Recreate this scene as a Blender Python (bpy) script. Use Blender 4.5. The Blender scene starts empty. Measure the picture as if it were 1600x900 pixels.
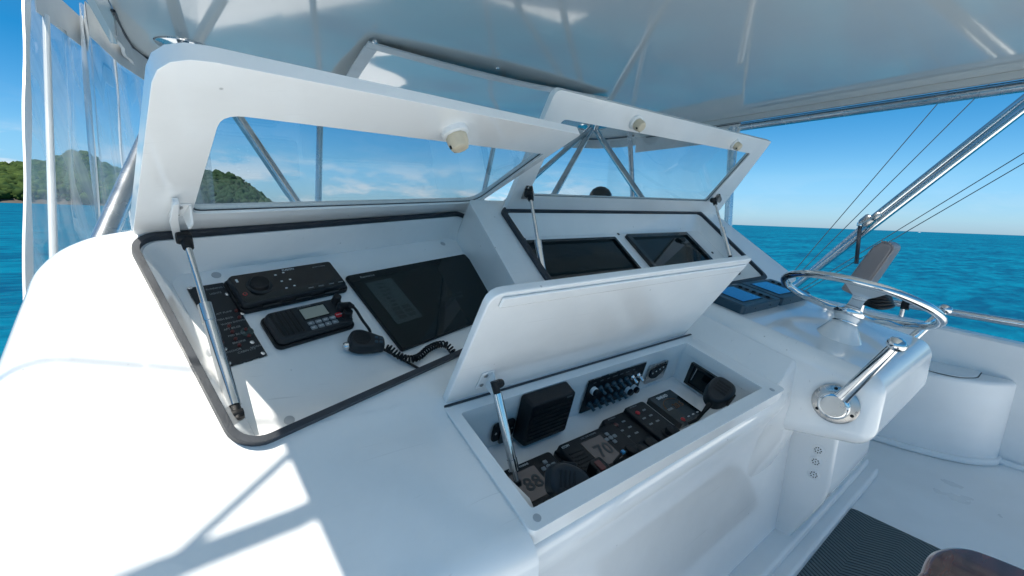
import bpy, bmesh, math, random
import numpy as np
from math import pi, sin, cos, radians, atan, atan2, asin, sqrt
from mathutils import Vector, Matrix
from mathutils.geometry import tessellate_polygon

SC = bpy.context.scene
COL = SC.collection
random.seed(4)
RNG = np.random.default_rng(4)

# ------------------------------------------------------------------ camera, sky, sun, exposure
# World axes: X = starboard, Y = forward (bow), Z = up; the lens is at the origin, the sea lies 5 m below it.
FPX = 640.0
SEA = -5.0
_p = atan(112 / 640 * cos(atan(.0375))); _r = atan(.0375)
_U = np.array([cos(_p) * sin(_r), cos(_p) * cos(_r), -sin(_p)])
_Y = np.array([0, 0, 1.]) - _U[2] * _U; _Y /= np.linalg.norm(_Y)
_X = np.cross(_Y, _U)
if _X[0] < 0: _X = -_X
_M = np.array([.8 * _X + .6 * _Y, -.6 * _X + .8 * _Y, _U])      # lens axes -> boat axes

def ray(px, py): return _M @ np.array([px - 800., 450. - py, FPX])
def nrm(v): v = np.array(v, float); return v / np.linalg.norm(v)

cam_d = bpy.data.cameras.new('camera'); cam = bpy.data.objects.new('camera', cam_d); COL.objects.link(cam)
cam_d.sensor_width = 36.0; cam_d.lens = FPX / 1600 * 36; cam_d.clip_start = .01; cam_d.clip_end = 60000
_c = Matrix.Identity(4)
for i in range(3):
    _c[i][0] = _M[i, 0]; _c[i][1] = _M[i, 1]; _c[i][2] = -_M[i, 2]
cam.matrix_world = _c
SC.camera = cam
SC.view_settings.view_transform = 'Standard'; SC.view_settings.look = 'None'
SC.view_settings.exposure = 1.08; SC.view_settings.gamma = 1.0; SC.view_settings.use_curve_mapping = False
SC.cycles.max_bounces = 10; SC.cycles.transparent_max_bounces = 16; SC.cycles.glossy_bounces = 6; SC.cycles.diffuse_bounces = 8
SC.cycles.sample_clamp_indirect = 6

SUN = nrm([-.310, -.04, .945])
sl = bpy.data.lights.new('sun', 'SUN'); sl.energy = 3.4; sl.angle = radians(.6); sl.color = (1, .95, .86)
so = bpy.data.objects.new('sun', sl); COL.objects.link(so)
so.rotation_euler = Vector(-SUN).to_track_quat('-Z', 'Y').to_euler(); so.location = (-20, 16, 80)

def lk(nt, a, b): nt.links.new(a, b)
def nd(nt, t, **kw):
    n = nt.nodes.new(t)
    for k, v in kw.items(): setattr(n, k, v)
    return n
def math_(nt, op, a, b=None, clamp=False):
    n = nd(nt, 'ShaderNodeMath', operation=op, use_clamp=clamp)
    for i, v in enumerate((a, b)):
        if v is None: continue
        if isinstance(v, (int, float)): n.inputs[i].default_value = v
        else: lk(nt, v, n.inputs[i])
    return n.outputs[0]
def ramp(nt, fac, stops):
    n = nd(nt, 'ShaderNodeValToRGB'); e = n.color_ramp.elements
    while len(e) < len(stops): e.new(.5)
    for el, (p, c) in zip(e, stops):
        el.position = p; el.color = (c, c, c, 1) if isinstance(c, (int, float)) else (*c, 1)
    lk(nt, fac, n.inputs[0]); return n.outputs[0]

W = bpy.data.worlds.new('World'); SC.world = W; W.use_nodes = True
nt = W.node_tree; nt.nodes.clear()
sky = nd(nt, 'ShaderNodeTexSky', sky_type='NISHITA'); sky.sun_disc = False
sky.sun_elevation = asin(SUN[2]); sky.sun_rotation = atan2(SUN[0], SUN[1])
sky.altitude = 0; sky.air_density = 1.0; sky.dust_density = .25; sky.ozone_density = 2.2
hs = nd(nt, 'ShaderNodeHueSaturation'); hs.inputs['Hue'].default_value = .488; hs.inputs['Saturation'].default_value = 1.12
lk(nt, sky.outputs[0], hs.inputs['Color'])
tint = nd(nt, 'ShaderNodeMixRGB', blend_type='MULTIPLY'); tint.inputs[0].default_value = 1
geo = nd(nt, 'ShaderNodeTexCoord'); sep = nd(nt, 'ShaderNodeSeparateXYZ'); lk(nt, geo.outputs['Generated'], sep.inputs[0])
mp = nd(nt, 'ShaderNodeMapping'); mp.inputs['Scale'].default_value = (5.2, 5.2, 19); mp.inputs['Location'].default_value = (1.3, .4, 2.0)
lk(nt, geo.outputs['Generated'], mp.inputs[0])
cn = nd(nt, 'ShaderNodeTexNoise'); cn.inputs['Scale'].default_value = 1.5; cn.inputs['Detail'].default_value = 9; cn.inputs['Roughness'].default_value = .62
cn.inputs['Distortion'].default_value = .25
lk(nt, mp.outputs[0], cn.inputs['Vector'])
cm = ramp(nt, cn.outputs['Fac'], [(.48, 0), (.60, 1)])
band = ramp(nt, sep.outputs['Z'], [(.0, .35), (.03, 1), (.065, .75), (.115, .06), (.2, 0)])
# fair-weather bank lies over the bow, thinning out to starboard
vd = nd(nt, 'ShaderNodeVectorMath', operation='DOT_PRODUCT'); lk(nt, geo.outputs['Generated'], vd.inputs[0]); vd.inputs[1].default_value = (.1, .995, 0)
azm = ramp(nt, vd.outputs['Value'], [(.62, .08), (.86, 1)])
tc_ = ramp(nt, sep.outputs['Z'], [(.0, (.56, .90, 1.5)), (.1, (.64, 1.02, 1.34)), (.25, (.13, .80, 1.18)), (.5, (.6, .93, .98)), (1., (1.05, 1.0, .88))])
lk(nt, hs.outputs[0], tint.inputs[1]); lk(nt, tc_, tint.inputs[2])
cf = math_(nt, 'MULTIPLY', math_(nt, 'MULTIPLY', cm, band), azm)
cf = math_(nt, 'MULTIPLY', cf, .8, True)
mx = nd(nt, 'ShaderNodeMixRGB'); lk(nt, cf, mx.inputs[0]); lk(nt, tint.outputs[0], mx.inputs[1]); mx.inputs[2].default_value = (8.2, 8.6, 9.2, 1)
bg = nd(nt, 'ShaderNodeBackground'); bg.inputs['Strength'].default_value = .051
lk(nt, mx.outputs[0], bg.inputs[0])
wo = nd(nt, 'ShaderNodeOutputWorld'); lk(nt, bg.outputs[0], wo.inputs[0])

# ------------------------------------------------------------------ materials
MATS = {}
def mat(name, col, rough=.5, metal=0., coat=0., spec=.5, bump=0., bscale=200., var=0., vscale=3., ior=1.5):
    m = bpy.data.materials.new(name); m.use_nodes = True; nt = m.node_tree
    b = nt.nodes['Principled BSDF']
    b.inputs['Base Color'].default_value = (*col, 1); b.inputs['Roughness'].default_value = rough
    b.inputs['Metallic'].default_value = metal; b.inputs['Coat Weight'].default_value = coat; b.inputs['Coat Roughness'].default_value = .05
    b.inputs['Specular IOR Level'].default_value = spec; b.inputs['IOR'].default_value = ior
    tc = nd(nt, 'ShaderNodeTexCoord')
    if var:
        n = nd(nt, 'ShaderNodeTexNoise'); n.inputs['Scale'].default_value = vscale; n.inputs['Detail'].default_value = 6
        lk(nt, tc.outputs['Object'], n.inputs['Vector'])
        lo = tuple(c * (1 - var) for c in col); hi = tuple(min(1, c * (1 + var * .5)) for c in col)
        lk(nt, ramp(nt, n.outputs['Fac'], [(.35, lo), (.65, hi)]), b.inputs['Base Color'])
        rr = ramp(nt, n.outputs['Fac'], [(.3, max(0, rough * .8)), (.7, min(1, rough * 1.25))]); lk(nt, rr, b.inputs['Roughness'])
    if name == 'gelcoat':
        vo = nd(nt, 'ShaderNodeTexVoronoi'); vo.inputs['Scale'].default_value = 16; lk(nt, tc.outputs['Object'], vo.inputs['Vector'])
        sp_ = ramp(nt, vo.outputs['Distance'], [(.018, .62), (.045, 1)])
        ms_ = nd(nt, 'ShaderNodeMapping'); ms_.inputs['Rotation'].default_value = (.3, .2, .7); ms_.inputs['Scale'].default_value = (3, 160, 60); lk(nt, tc.outputs['Object'], ms_.inputs[0])
        ns_ = nd(nt, 'ShaderNodeTexNoise'); ns_.inputs['Scale'].default_value = 1; ns_.inputs['Detail'].default_value = 2; lk(nt, ms_.outputs[0], ns_.inputs['Vector'])
        sc_ = ramp(nt, ns_.outputs['Fac'], [(.70, 1), (.78, .86)])
        big = nd(nt, 'ShaderNodeTexNoise'); big.inputs['Scale'].default_value = 1.7; big.inputs['Detail'].default_value = 8; big.inputs['Roughness'].default_value = .7; lk(nt, tc.outputs['Object'], big.inputs['Vector'])
        gr = ramp(nt, big.outputs['Fac'], [(.34, .93), (.56, 1)])
        old = b.inputs['Base Color'].links[0].from_socket; cur = old
        for f_ in (sp_, sc_, gr):
            mm = nd(nt, 'ShaderNodeMixRGB', blend_type='MULTIPLY'); mm.inputs[0].default_value = 1; lk(nt, cur, mm.inputs[1]); lk(nt, f_, mm.inputs[2]); cur = mm.outputs[0]
        lk(nt, cur, b.inputs['Base Color'])
    if bump:
        n2 = nd(nt, 'ShaderNodeTexNoise'); n2.inputs['Scale'].default_value = bscale; n2.inputs['Detail'].default_value = 3
        lk(nt, tc.outputs['Object'], n2.inputs['Vector'])
        bp = nd(nt, 'ShaderNodeBump'); bp.inputs['Strength'].default_value = bump; bp.inputs['Distance'].default_value = .002
        lk(nt, n2.outputs['Fac'], bp.inputs['Height']); lk(nt, bp.outputs[0], b.inputs['Normal'])
    MATS[name] = m; return m
GEL = mat('gelcoat', (.87, .875, .87), .12, coat=.5, var=.03, vscale=2.2, bump=.05, bscale=24)
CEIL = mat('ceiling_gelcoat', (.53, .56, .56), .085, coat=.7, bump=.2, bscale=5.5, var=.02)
GEL2 = mat('deck_gelcoat', (.84, .85, .85), .34, var=.05, vscale=4, bump=.25, bscale=420)
SEAL = mat('rubber', (.024, .031, .042), .48, var=.3, vscale=20, bump=.2, bscale=300)
PLA = mat('black_plastic', (.009, .010, .012), .42, spec=.28, bump=.25, bscale=1800, var=.2, vscale=30)
PLG = mat('black_gloss', (.006, .0065, .007), .14, coat=.3)
PLT = mat('charcoal_plastic', (.017, .021, .025), .4, spec=.3, bump=.2, bscale=1500)
BLUEGREY = mat('teal_grey_plastic', (.018, .055, .085), .42, bump=.2, bscale=1200)
TOG = mat('toggle_plastic', (.02, .055, .075), .35)
SCR = mat('screen_glass', (.003, .007, .008), .04, spec=.35)
SCRB = mat('blue_screen', (.008, .10, .35), .12, coat=.5)
LCD = mat('lcd_olive', (.30, .31, .26), .2, coat=.4)
LCDB = mat('lcd_brown', (.115, .085, .075), .2, coat=.4)
INK = mat('white_print', (.62, .65, .66), .5)
INKD = mat('grey_print', (.22, .24, .25), .5)
INKK = mat('dark_print', (.02, .022, .025), .5)
INKT = mat('teal_print', (.011, .030, .032), .12, coat=.5)
AMB = mat('amber_print', (.16, .06, .01), .5)
RED = mat('red_button', (.45, .012, .02), .3)
REDK = mat('dark_red_lamp', (.09, .012, .012), .3)
BTN = mat('grey_button', (.16, .19, .21), .4)
BLUE = mat('blue_tag', (.03, .25, .5), .5)
SS = mat('stainless', (.72, .73, .74), .09, metal=1., var=.06, vscale=8)
SSB = mat('brushed_stainless', (.50, .49, .48), .28, metal=1., var=.1, vscale=25)
ALU = mat('anodised_tube', (.66, .68, .71), .25, metal=1., var=.06, vscale=10)
WPA = mat('white_paint', (.84, .85, .85), .3, bump=.05, bscale=60)
CREAM = mat('cream_plastic', (.66, .57, .42), .4, var=.1, vscale=25, bump=.1, bscale=300)
CUSH = mat('taupe_vinyl', (.30, .255, .245), .42, var=.06, vscale=8, bump=.25, bscale=350)
FAB = mat('white_canvas', (.62, .64, .65), .75, var=.07, vscale=9, bump=.4, bscale=160)
WIRE = mat('wire', (.05, .07, .09), .5)
DIRT = mat('stud_grey', (.42, .44, .46), .45)

def glassmat(name, tint, refl=1.0, haze_sheen=0., rough=.01):
    m = bpy.data.materials.new(name); m.use_nodes = True; nt = m.node_tree; nt.nodes.clear()
    o = nd(nt, 'ShaderNodeOutputMaterial'); t = nd(nt, 'ShaderNodeBsdfTransparent'); t.inputs[0].default_value = (*tint, 1)
    g = nd(nt, 'ShaderNodeBsdfGlossy'); g.inputs['Roughness'].default_value = rough
    gm = nd(nt, 'ShaderNodeNewGeometry'); dp = nd(nt, 'ShaderNodeVectorMath', operation='DOT_PRODUCT')
    lk(nt, gm.outputs['Incoming'], dp.inputs[0]); lk(nt, gm.outputs['Normal'], dp.inputs[1])
    ca = math_(nt, 'SUBTRACT', 1.0, math_(nt, 'ABSOLUTE', dp.outputs['Value']), True)      # Schlick, alike on both faces
    f = math_(nt, 'MULTIPLY', math_(nt, 'ADD', math_(nt, 'MULTIPLY', math_(nt, 'POWER', ca, 5.0), .9), .04), refl, True)
    ms = nd(nt, 'ShaderNodeMixShader'); lk(nt, f, ms.inputs[0]); lk(nt, t.outputs[0], ms.inputs[1]); lk(nt, g.outputs[0], ms.inputs[2])
    out = ms.outputs[0]
    if haze_sheen:
        d = nd(nt, 'ShaderNodeBsdfDiffuse'); d.inputs[0].default_value = (.8, .82, .84, 1)
        tr = nd(nt, 'ShaderNodeBsdfTranslucent'); tr.inputs[0].default_value = (.8, .82, .84, 1)
        a = nd(nt, 'ShaderNodeMixShader'); a.inputs[0].default_value = .5; lk(nt, d.outputs[0], a.inputs[1]); lk(nt, tr.outputs[0], a.inputs[2])
        tc = nd(nt, 'ShaderNodeTexCoord'); mp = nd(nt, 'ShaderNodeMapping'); mp.inputs['Scale'].default_value = (6, 6, .5); lk(nt, tc.outputs['Object'], mp.inputs[0])
        n = nd(nt, 'ShaderNodeTexNoise'); n.inputs['Scale'].default_value = 1.6; n.inputs['Detail'].default_value = 3; lk(nt, mp.outputs[0], n.inputs['Vector'])
        hf = ramp(nt, n.outputs['Fac'], [(.36, haze_sheen * .3), (.68, haze_sheen * 2.1)])  # cloudy vinyl; its pale upright streaks are painted in place of reflections
        m2 = nd(nt, 'ShaderNodeMixShader'); lk(nt, hf, m2.inputs[0]); lk(nt, out, m2.inputs[1]); lk(nt, a.outputs[0], m2.inputs[2]); out = m2.outputs[0]
    lk(nt, out, o.inputs[0]); MATS[name] = m; return m
PANE = glassmat('acrylic', (.90, .93, .94), 1.0)
VINYL = glassmat('clear_vinyl', (.93, .95, .96), 1.1, haze_sheen=.2)
VINYL2 = glassmat('clear_vinyl_new', (.95, .97, .97), .8, haze_sheen=.05)

# sea
def seamat():
    m = bpy.data.materials.new('sea_water'); m.use_nodes = True; nt = m.node_tree; b = nt.nodes['Principled BSDF']

    tc = nd(nt, 'ShaderNodeTexCoord')
    hs = []
    for sc, det, sx in ((.05, 2, 1.), (.5, 4, 1.), (2.4, 5, 1.)):
        mp = nd(nt, 'ShaderNodeMapping'); mp.inputs['Scale'].default_value = (sc * .62, sc * 1.5, sc); mp.inputs['Rotation'].default_value = (0, 0, radians(62))
        lk(nt, tc.outputs['Object'], mp.inputs[0])
        n = nd(nt, 'ShaderNodeTexNoise'); n.inputs['Scale'].default_value = 1; n.inputs['Detail'].default_value = det; n.inputs['Roughness'].default_value = .6
        n.inputs['Distortion'].default_value = .35
        lk(nt, mp.outputs[0], n.inputs['Vector']); hs.append(n.outputs['Fac'])
    h = math_(nt, 'ADD', math_(nt, 'MULTIPLY', hs[0], 1.2), math_(nt, 'ADD', math_(nt, 'MULTIPLY', hs[1], .75), math_(nt, 'MULTIPLY', hs[2], .22)))
    bp = nd(nt, 'ShaderNodeBump'); bp.inputs['Strength'].default_value = .9; bp.inputs['Distance'].default_value = .55
    lk(nt, h, bp.inputs['Height']); lk(nt, bp.outputs[0], b.inputs['Normal'])
    cc = math_(nt, 'ADD', math_(nt, 'MULTIPLY', hs[0], .35), math_(nt, 'MULTIPLY', hs[1], .65))
    c = ramp(nt, cc, [(.40, (.0, .055, .122)), (.60, (.0, .130, .222))])
    d = nd(nt, 'ShaderNodeBsdfDiffuse'); lk(nt, c, d.inputs[0]); lk(nt, bp.outputs[0], d.inputs['Normal'])
    g = nd(nt, 'ShaderNodeBsdfGlossy'); g.inputs['Roughness'].default_value = .22; lk(nt, bp.outputs[0], g.inputs['Normal']); g.inputs[0].default_value = (.8, .9, 1, 1)
    f = nd(nt, 'ShaderNodeFresnel'); f.inputs[0].default_value = 1.33; lk(nt, bp.outputs[0], f.inputs['Normal'])
    ms = nd(nt, 'ShaderNodeMixShader'); lk(nt, math_(nt, 'MULTIPLY', f.outputs[0], .055, True), ms.inputs[0]); lk(nt, d.outputs[0], ms.inputs[1]); lk(nt, g.outputs[0], ms.inputs[2])
    nt.nodes.remove(b); lk(nt, ms.outputs[0], nt.nodes['Material Output'].inputs[0])
    return m
SEAM = seamat()

def leafmat(name, lo, hi):
    m = bpy.data.materials.new(name); m.use_nodes = True; nt = m.node_tree; b = nt.nodes['Principled BSDF']; b.inputs['Roughness'].default_value = .85
    b.inputs['Specular IOR Level'].default_value = .1
    tc = nd(nt, 'ShaderNodeTexCoord'); n = nd(nt, 'ShaderNodeTexNoise'); n.inputs['Scale'].default_value = .09; n.inputs['Detail'].default_value = 8; n.inputs['Roughness'].default_value = .7
    lk(nt, tc.outputs['Object'], n.inputs['Vector'])
    lk(nt, ramp(nt, n.outputs['Fac'], [(.36, lo), (.66, hi)]), b.inputs['Base Color']); return m
LEAF = leafmat('forest_leaf', (.010, .032, .010), (.062, .098, .022))
LEAF2 = leafmat('forest_leaf_far', (.012, .034, .018), (.040, .072, .032))
ROCK = mat('shore_rock', (.085, .072, .060), .9, var=.5, vscale=.05)

def matmat():
    m = bpy.data.materials.new('herringbone_weave'); m.use_nodes = True; nt = m.node_tree; b = nt.nodes['Principled BSDF']; b.inputs['Roughness'].default_value = .8
    tc = nd(nt, 'ShaderNodeTexCoord'); s = nd(nt, 'ShaderNodeSeparateXYZ'); lk(nt, tc.outputs['Object'], s.inputs[0])
    tri = math_(nt, 'PINGPONG', s.outputs['X'], .085)
    yy = math_(nt, 'ADD', s.outputs['Y'], math_(nt, 'MULTIPLY', tri, .55))
    st = math_(nt, 'SINE', math_(nt, 'MULTIPLY', yy, 2 * pi / .0165))
    n = nd(nt, 'ShaderNodeTexNoise'); n.inputs['Scale'].default_value = 600; lk(nt, tc.outputs['Object'], n.inputs['Vector'])
    st = math_(nt, 'ADD', st, math_(nt, 'MULTIPLY', n.outputs['Fac'], .8))
    lk(nt, ramp(nt, math_(nt, 'MULTIPLY_ADD', st, .3), [(.32, (.006, .010, .013)), (.60, (.095, .135, .15))]), b.inputs['Base Color'])
    bp = nd(nt, 'ShaderNodeBump'); bp.inputs['Strength'].default_value = .5; bp.inputs['Distance'].default_value = .002; lk(nt, st, bp.inputs['Height']); lk(nt, bp.outputs[0], b.inputs['Normal'])
    return m
WEAVE = matmat()
def woodmat():
    m = bpy.data.materials.new('varnished_teak'); m.use_nodes = True; nt = m.node_tree; b = nt.nodes['Principled BSDF']; b.inputs['Roughness'].default_value = .16; b.inputs['Coat Weight'].default_value = .9
    tc = nd(nt, 'ShaderNodeTexCoord'); mp = nd(nt, 'ShaderNodeMapping'); mp.inputs['Scale'].default_value = (2, 16, 16); mp.inputs['Rotation'].default_value = (0, 0, .25); lk(nt, tc.outputs['Object'], mp.inputs[0])
    n = nd(nt, 'ShaderNodeTexNoise'); n.inputs['Scale'].default_value = 2.5; n.inputs['Detail'].default_value = 7; lk(nt, mp.outputs[0], n.inputs['Vector'])
    lk(nt, ramp(nt, n.outputs['Fac'], [(.3, (.06, .014, .010)), (.7, (.19, .050, .028))]), b.inputs['Base Color']); return m
TEAK = woodmat()

# ------------------------------------------------------------------ builders
def tag(o, label=None, cat=None, group=None, kind=None):
    if label: o['label'] = label
    if cat: o['category'] = cat
    if group: o['group'] = group
    if kind: o['kind'] = kind
    return o
def thing(name, label, cat, loc=(0, 0, 0), group=None):
    o = bpy.data.objects.new(name, None); COL.objects.link(o); o.location = Vector(loc); o.empty_display_size = .05
    return tag(o, label, cat, group)
def link(name, me, m, parent=None, smooth=None, bevel=0, seg=2, ang=40):
    o = bpy.data.objects.new(name, me); COL.objects.link(o)
    if m is not None and not me.materials: me.materials.append(m)
    if smooth is not None:
        me.polygons.foreach_set('use_smooth', [True] * len(me.polygons)); me.set_sharp_from_angle(angle=radians(smooth))
    if parent is not None:
        o.parent = parent
        r = parent; loc = Vector()
        while r is not None:
            loc += Vector(r.location); r = r.parent
        o.matrix_parent_inverse = Matrix.Translation(-loc) if parent.type == 'EMPTY' else Matrix.Identity(4)
    if bevel:
        b = o.modifiers.new('bevel', 'BEVEL'); b.width = bevel; b.segments = seg; b.limit_method = 'ANGLE'; b.angle_limit = radians(ang)
        me.polygons.foreach_set('use_smooth', [True] * len(me.polygons)); b.harden_normals = False
        if smooth is None: me.set_sharp_from_angle(angle=radians(179))
        w = o.modifiers.new('wn', 'WEIGHTED_NORMAL'); w.keep_sharp = False
    return o
class MB:
    def __init__(s): s.v = []; s.f = []
    def add(s, vs, fs):
        k = len(s.v); s.v += [tuple(map(float, p)) for p in vs]; s.f += [tuple(i + k for i in f) for f in fs]; return s
    def mesh(s, name):
        me = bpy.data.meshes.new(name); me.from_pydata(s.v, [], s.f)
        bm = bmesh.new(); bm.from_mesh(me); bmesh.ops.recalc_face_normals(bm, faces=bm.faces); bm.to_mesh(me); bm.free(); return me
    def build(s, name, m, parent=None, **k): return link(name, s.mesh(name), m, parent, **k)

class Fr:
    """a flat working plane on the boat: origin, u (right), v (up), n (towards the viewer)"""
    def __init__(s, o, u, v):
        s.o = np.array(o, float); s.u = nrm(u); v = np.array(v, float); v = v - s.u * (s.u @ v); s.v = nrm(v); s.n = np.cross(s.u, s.v)
    def P(s, a, b, h=0): return s.o + s.u * a + s.v * b + s.n * h
    def px(s, x, y, h=0):
        d = ray(x, y); t = ((s.o + s.n * h) @ s.n) / (d @ s.n); q = d * t - s.o
        return np.array([q @ s.u, q @ s.v])
    def W(s, x, y, h=0): a = s.px(x, y, h); return s.P(a[0], a[1], h)
    def ext(s, h, *pts):
        q = np.array([s.px(x, y, h) for x, y in pts]); return q[:, 0].min(), q[:, 0].max(), q[:, 1].min(), q[:, 1].max()
    def shift(s, a, b, h=0, rot=0.):
        f = Fr(s.P(a, b, h), s.u * cos(rot) + s.v * sin(rot), s.v * cos(rot) - s.u * sin(rot)); return f
def atlat(x, y, l): d = ray(x, y); return d * (l / d[0])
def atfwd(x, y, l): d = ray(x, y); return d * (l / d[1])
def atz(x, y, z): d = ray(x, y); return d * (z / d[2])
def atdist(x, y, t): return nrm(ray(x, y)) * t

def rrect(a0, a1, b0, b1, r, k=4):
    r = min(r, (a1 - a0) * .499, (b1 - b0) * .499)
    if r <= 0: return [(a0, b0), (a1, b0), (a1, b1), (a0, b1)]
    o = []
    for cx, cy, t0 in ((a1 - r, b0 + r, -90), (a1 - r, b1 - r, 0), (a0 + r, b1 - r, 90), (a0 + r, b0 + r, 180)):
        for i in range(k + 1):
            t = radians(t0 + 90 * i / k); o.append((cx + r * cos(t), cy + r * sin(t)))
    return o
def rpoly(pts, r, k=4):
    """round the corners of a polygon"""
    out = []; n = len(pts); rs = r if hasattr(r, '__len__') else [r] * n
    for i in range(n):
        p0, p, p1 = (np.array(pts[j % n], float) for j in (i - 1, i, i + 1)); rr = rs[i]
        if rr <= 0: out.append(tuple(p)); continue
        d0, d1 = nrm(p0 - p), nrm(p1 - p); l = min(rr, .45 * np.linalg.norm(p0 - p), .45 * np.linalg.norm(p1 - p))
        for j in range(k + 1):
            t = j / k; out.append(tuple((1 - t) ** 2 * (p + d0 * l) + 2 * t * (1 - t) * p + t * t * (p + d1 * l)))
    return out
def prism(fr, poly, h0, h1, hole=None, mb=None, taper=0.):
    """solid plate between heights h0 and h1 with an optional hole"""
    mb = mb or MB(); n = len(poly)
    c = np.mean(np.array(poly), axis=0)
    top = [(c[0] + (p[0] - c[0]) * (1 - taper), c[1] + (p[1] - c[1]) * (1 - taper)) for p in poly]
    vs = [fr.P(p[0], p[1], h0) for p in poly] + [fr.P(p[0], p[1], h1) for p in top]
    fs = [(i, (i + 1) % n, n + (i + 1) % n, n + i) for i in range(n)]
    if hole is None:
        fs += [tuple(range(n))[::-1], tuple(range(n, 2 * n))]; mb.add(vs, fs); return mb
    m = len(hole); vs += [fr.P(p[0], p[1], h0) for p in hole] + [fr.P(p[0], p[1], h1) for p in hole]
    fs += [(2 * n + i, 2 * n + m + i, 2 * n + m + (i + 1) % m, 2 * n + (i + 1) % m) for i in range(m)]
    tri = tessellate_polygon([[Vector((*p, 0)) for p in poly], [Vector((*p, 0)) for p in hole]])
    lo = list(range(n)) + list(range(2 * n, 2 * n + m)); hi = list(range(n, 2 * n)) + list(range(2 * n + m, 2 * n + 2 * m))
    for t in tri: fs.append(tuple(lo[i] for i in t[::-1])); fs.append(tuple(hi[i] for i in t))
    mb.add(vs, fs); return mb
def sheet(fr, poly, h, hole=None, mb=None):
    mb = mb or MB()
    if hole is None: mb.add([fr.P(*p, h) for p in poly], [tuple(range(len(poly)))]); return mb
    tri = tessellate_polygon([[Vector((*p, 0)) for p in poly], [Vector((*p, 0)) for p in hole]])
    mb.add([fr.P(*p, h) for p in list(poly) + list(hole)], [tuple(t) for t in tri]); return mb
def tube(pts, r, seg=12, mb=None, cap=True, closed=False):
    mb = mb or MB(); P = [np.array(p, float) for p in pts]; n = len(P); rs = r if hasattr(r, '__len__') else [r] * n
    T = []
    for i in range(n):
        if closed: d = P[(i + 1) % n] - P[i - 1]
        else: d = P[min(i + 1, n - 1)] - P[max(i - 1, 0)]
        T.append(nrm(d))
    a = np.array([0, 0, 1.]) if abs(T[0][2]) < .9 else np.array([1., 0, 0])
    x = nrm(np.cross(T[0], a)); vs = []; fs = []
    for i in range(n):
        x = nrm(x - T[i] * (x @ T[i])); y = np.cross(T[i], x)
        for j in range(seg):
            t = 2 * pi * j / seg; vs.append(P[i] + rs[i] * (x * cos(t) + y * sin(t)))
    for i in range(n if closed else n - 1):
        k = (i + 1) % n
        for j in range(seg): fs.append((i * seg + j, i * seg + (j + 1) % seg, k * seg + (j + 1) % seg, k * seg + j))
    if cap and not closed: fs += [tuple(range(seg))[::-1], tuple(range((n - 1) * seg, n * seg))]
    mb.add(vs, fs); return mb
def lathe(o, ax, prof, seg=24, mb=None, x=None):
    mb = mb or MB(); ax = nrm(ax); a = np.array([0, 0, 1.]) if abs(ax[2]) < .9 else np.array([1., 0, 0])
    x = nrm(np.cross(ax, a)) if x is None else nrm(x); y = np.cross(ax, x); o = np.array(o, float)
    vs = []; fs = []
    for r, h in prof:
        for j in range(seg):
            t = 2 * pi * j / seg; vs.append(o + ax * h + max(r, 1e-5) * (x * cos(t) + y * sin(t)))
    for i in range(len(prof) - 1):
        for j in range(seg): fs.append((i * seg + j, i * seg + (j + 1) % seg, (i + 1) * seg + (j + 1) % seg, (i + 1) * seg + j))
    fs += [tuple(range(seg))[::-1], tuple(range((len(prof) - 1) * seg, len(prof) * seg))]
    mb.add(vs, fs); return mb
def spline(pts, k=6, closed=False):
    P = [np.array(p, float) for p in pts]; n = len(P); out = []
    for i in range(n if closed else n - 1):
        g = (lambda j: P[j % n]) if closed else (lambda j: P[min(max(j, 0), n - 1)])
        p0, p1, p2, p3 = g(i - 1), g(i), g(i + 1), g(i + 2)
        for j in range(k):
            t = j / k; out.append(.5 * (2 * p1 + (p2 - p0) * t + (2 * p0 - 5 * p1 + 4 * p2 - p3) * t * t + (3 * p1 - p0 - 3 * p2 + p3) * t ** 3))
    if not closed: out.append(P[-1])
    return out
def bx(fr, a0, a1, b0, b1, h0, h1, mb=None, r=0., taper=0.): return prism(fr, rrect(a0, a1, b0, b1, r), h0, h1, mb=mb, taper=taper)
def disc(fr, a, b, r, h0, h1, mb=None, seg=16, top=1.): return lathe(fr.P(a, b, h0), fr.n, [(r, 0), (r * top, h1 - h0)], seg, mb=mb, x=fr.u)
_FONT = {}
def text(fr, a, b, h, size, s, m, parent, name='lettering', align='LEFT', bold=0.):
    c = bpy.data.curves.new('t', 'FONT'); c.body = s; c.size = size; c.align_x = align; c.resolution_u = 2; c.extrude = .00025; c.offset = bold
    o = bpy.data.objects.new('t', c); COL.objects.link(o)
    mw = Matrix.Identity(4); p = fr.P(a, b, h)
    for i in range(3): mw[i][0] = fr.u[i]; mw[i][1] = fr.v[i]; mw[i][2] = fr.n[i]; mw[i][3] = p[i]
    dg = bpy.context.evaluated_depsgraph_get(); me = bpy.data.meshes.new_from_object(o.evaluated_get(dg)); me.transform(mw)
    bpy.data.objects.remove(o); bpy.data.curves.remove(c); me.name = name; me.materials.clear()
    return link(name, me, m, parent)

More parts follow.
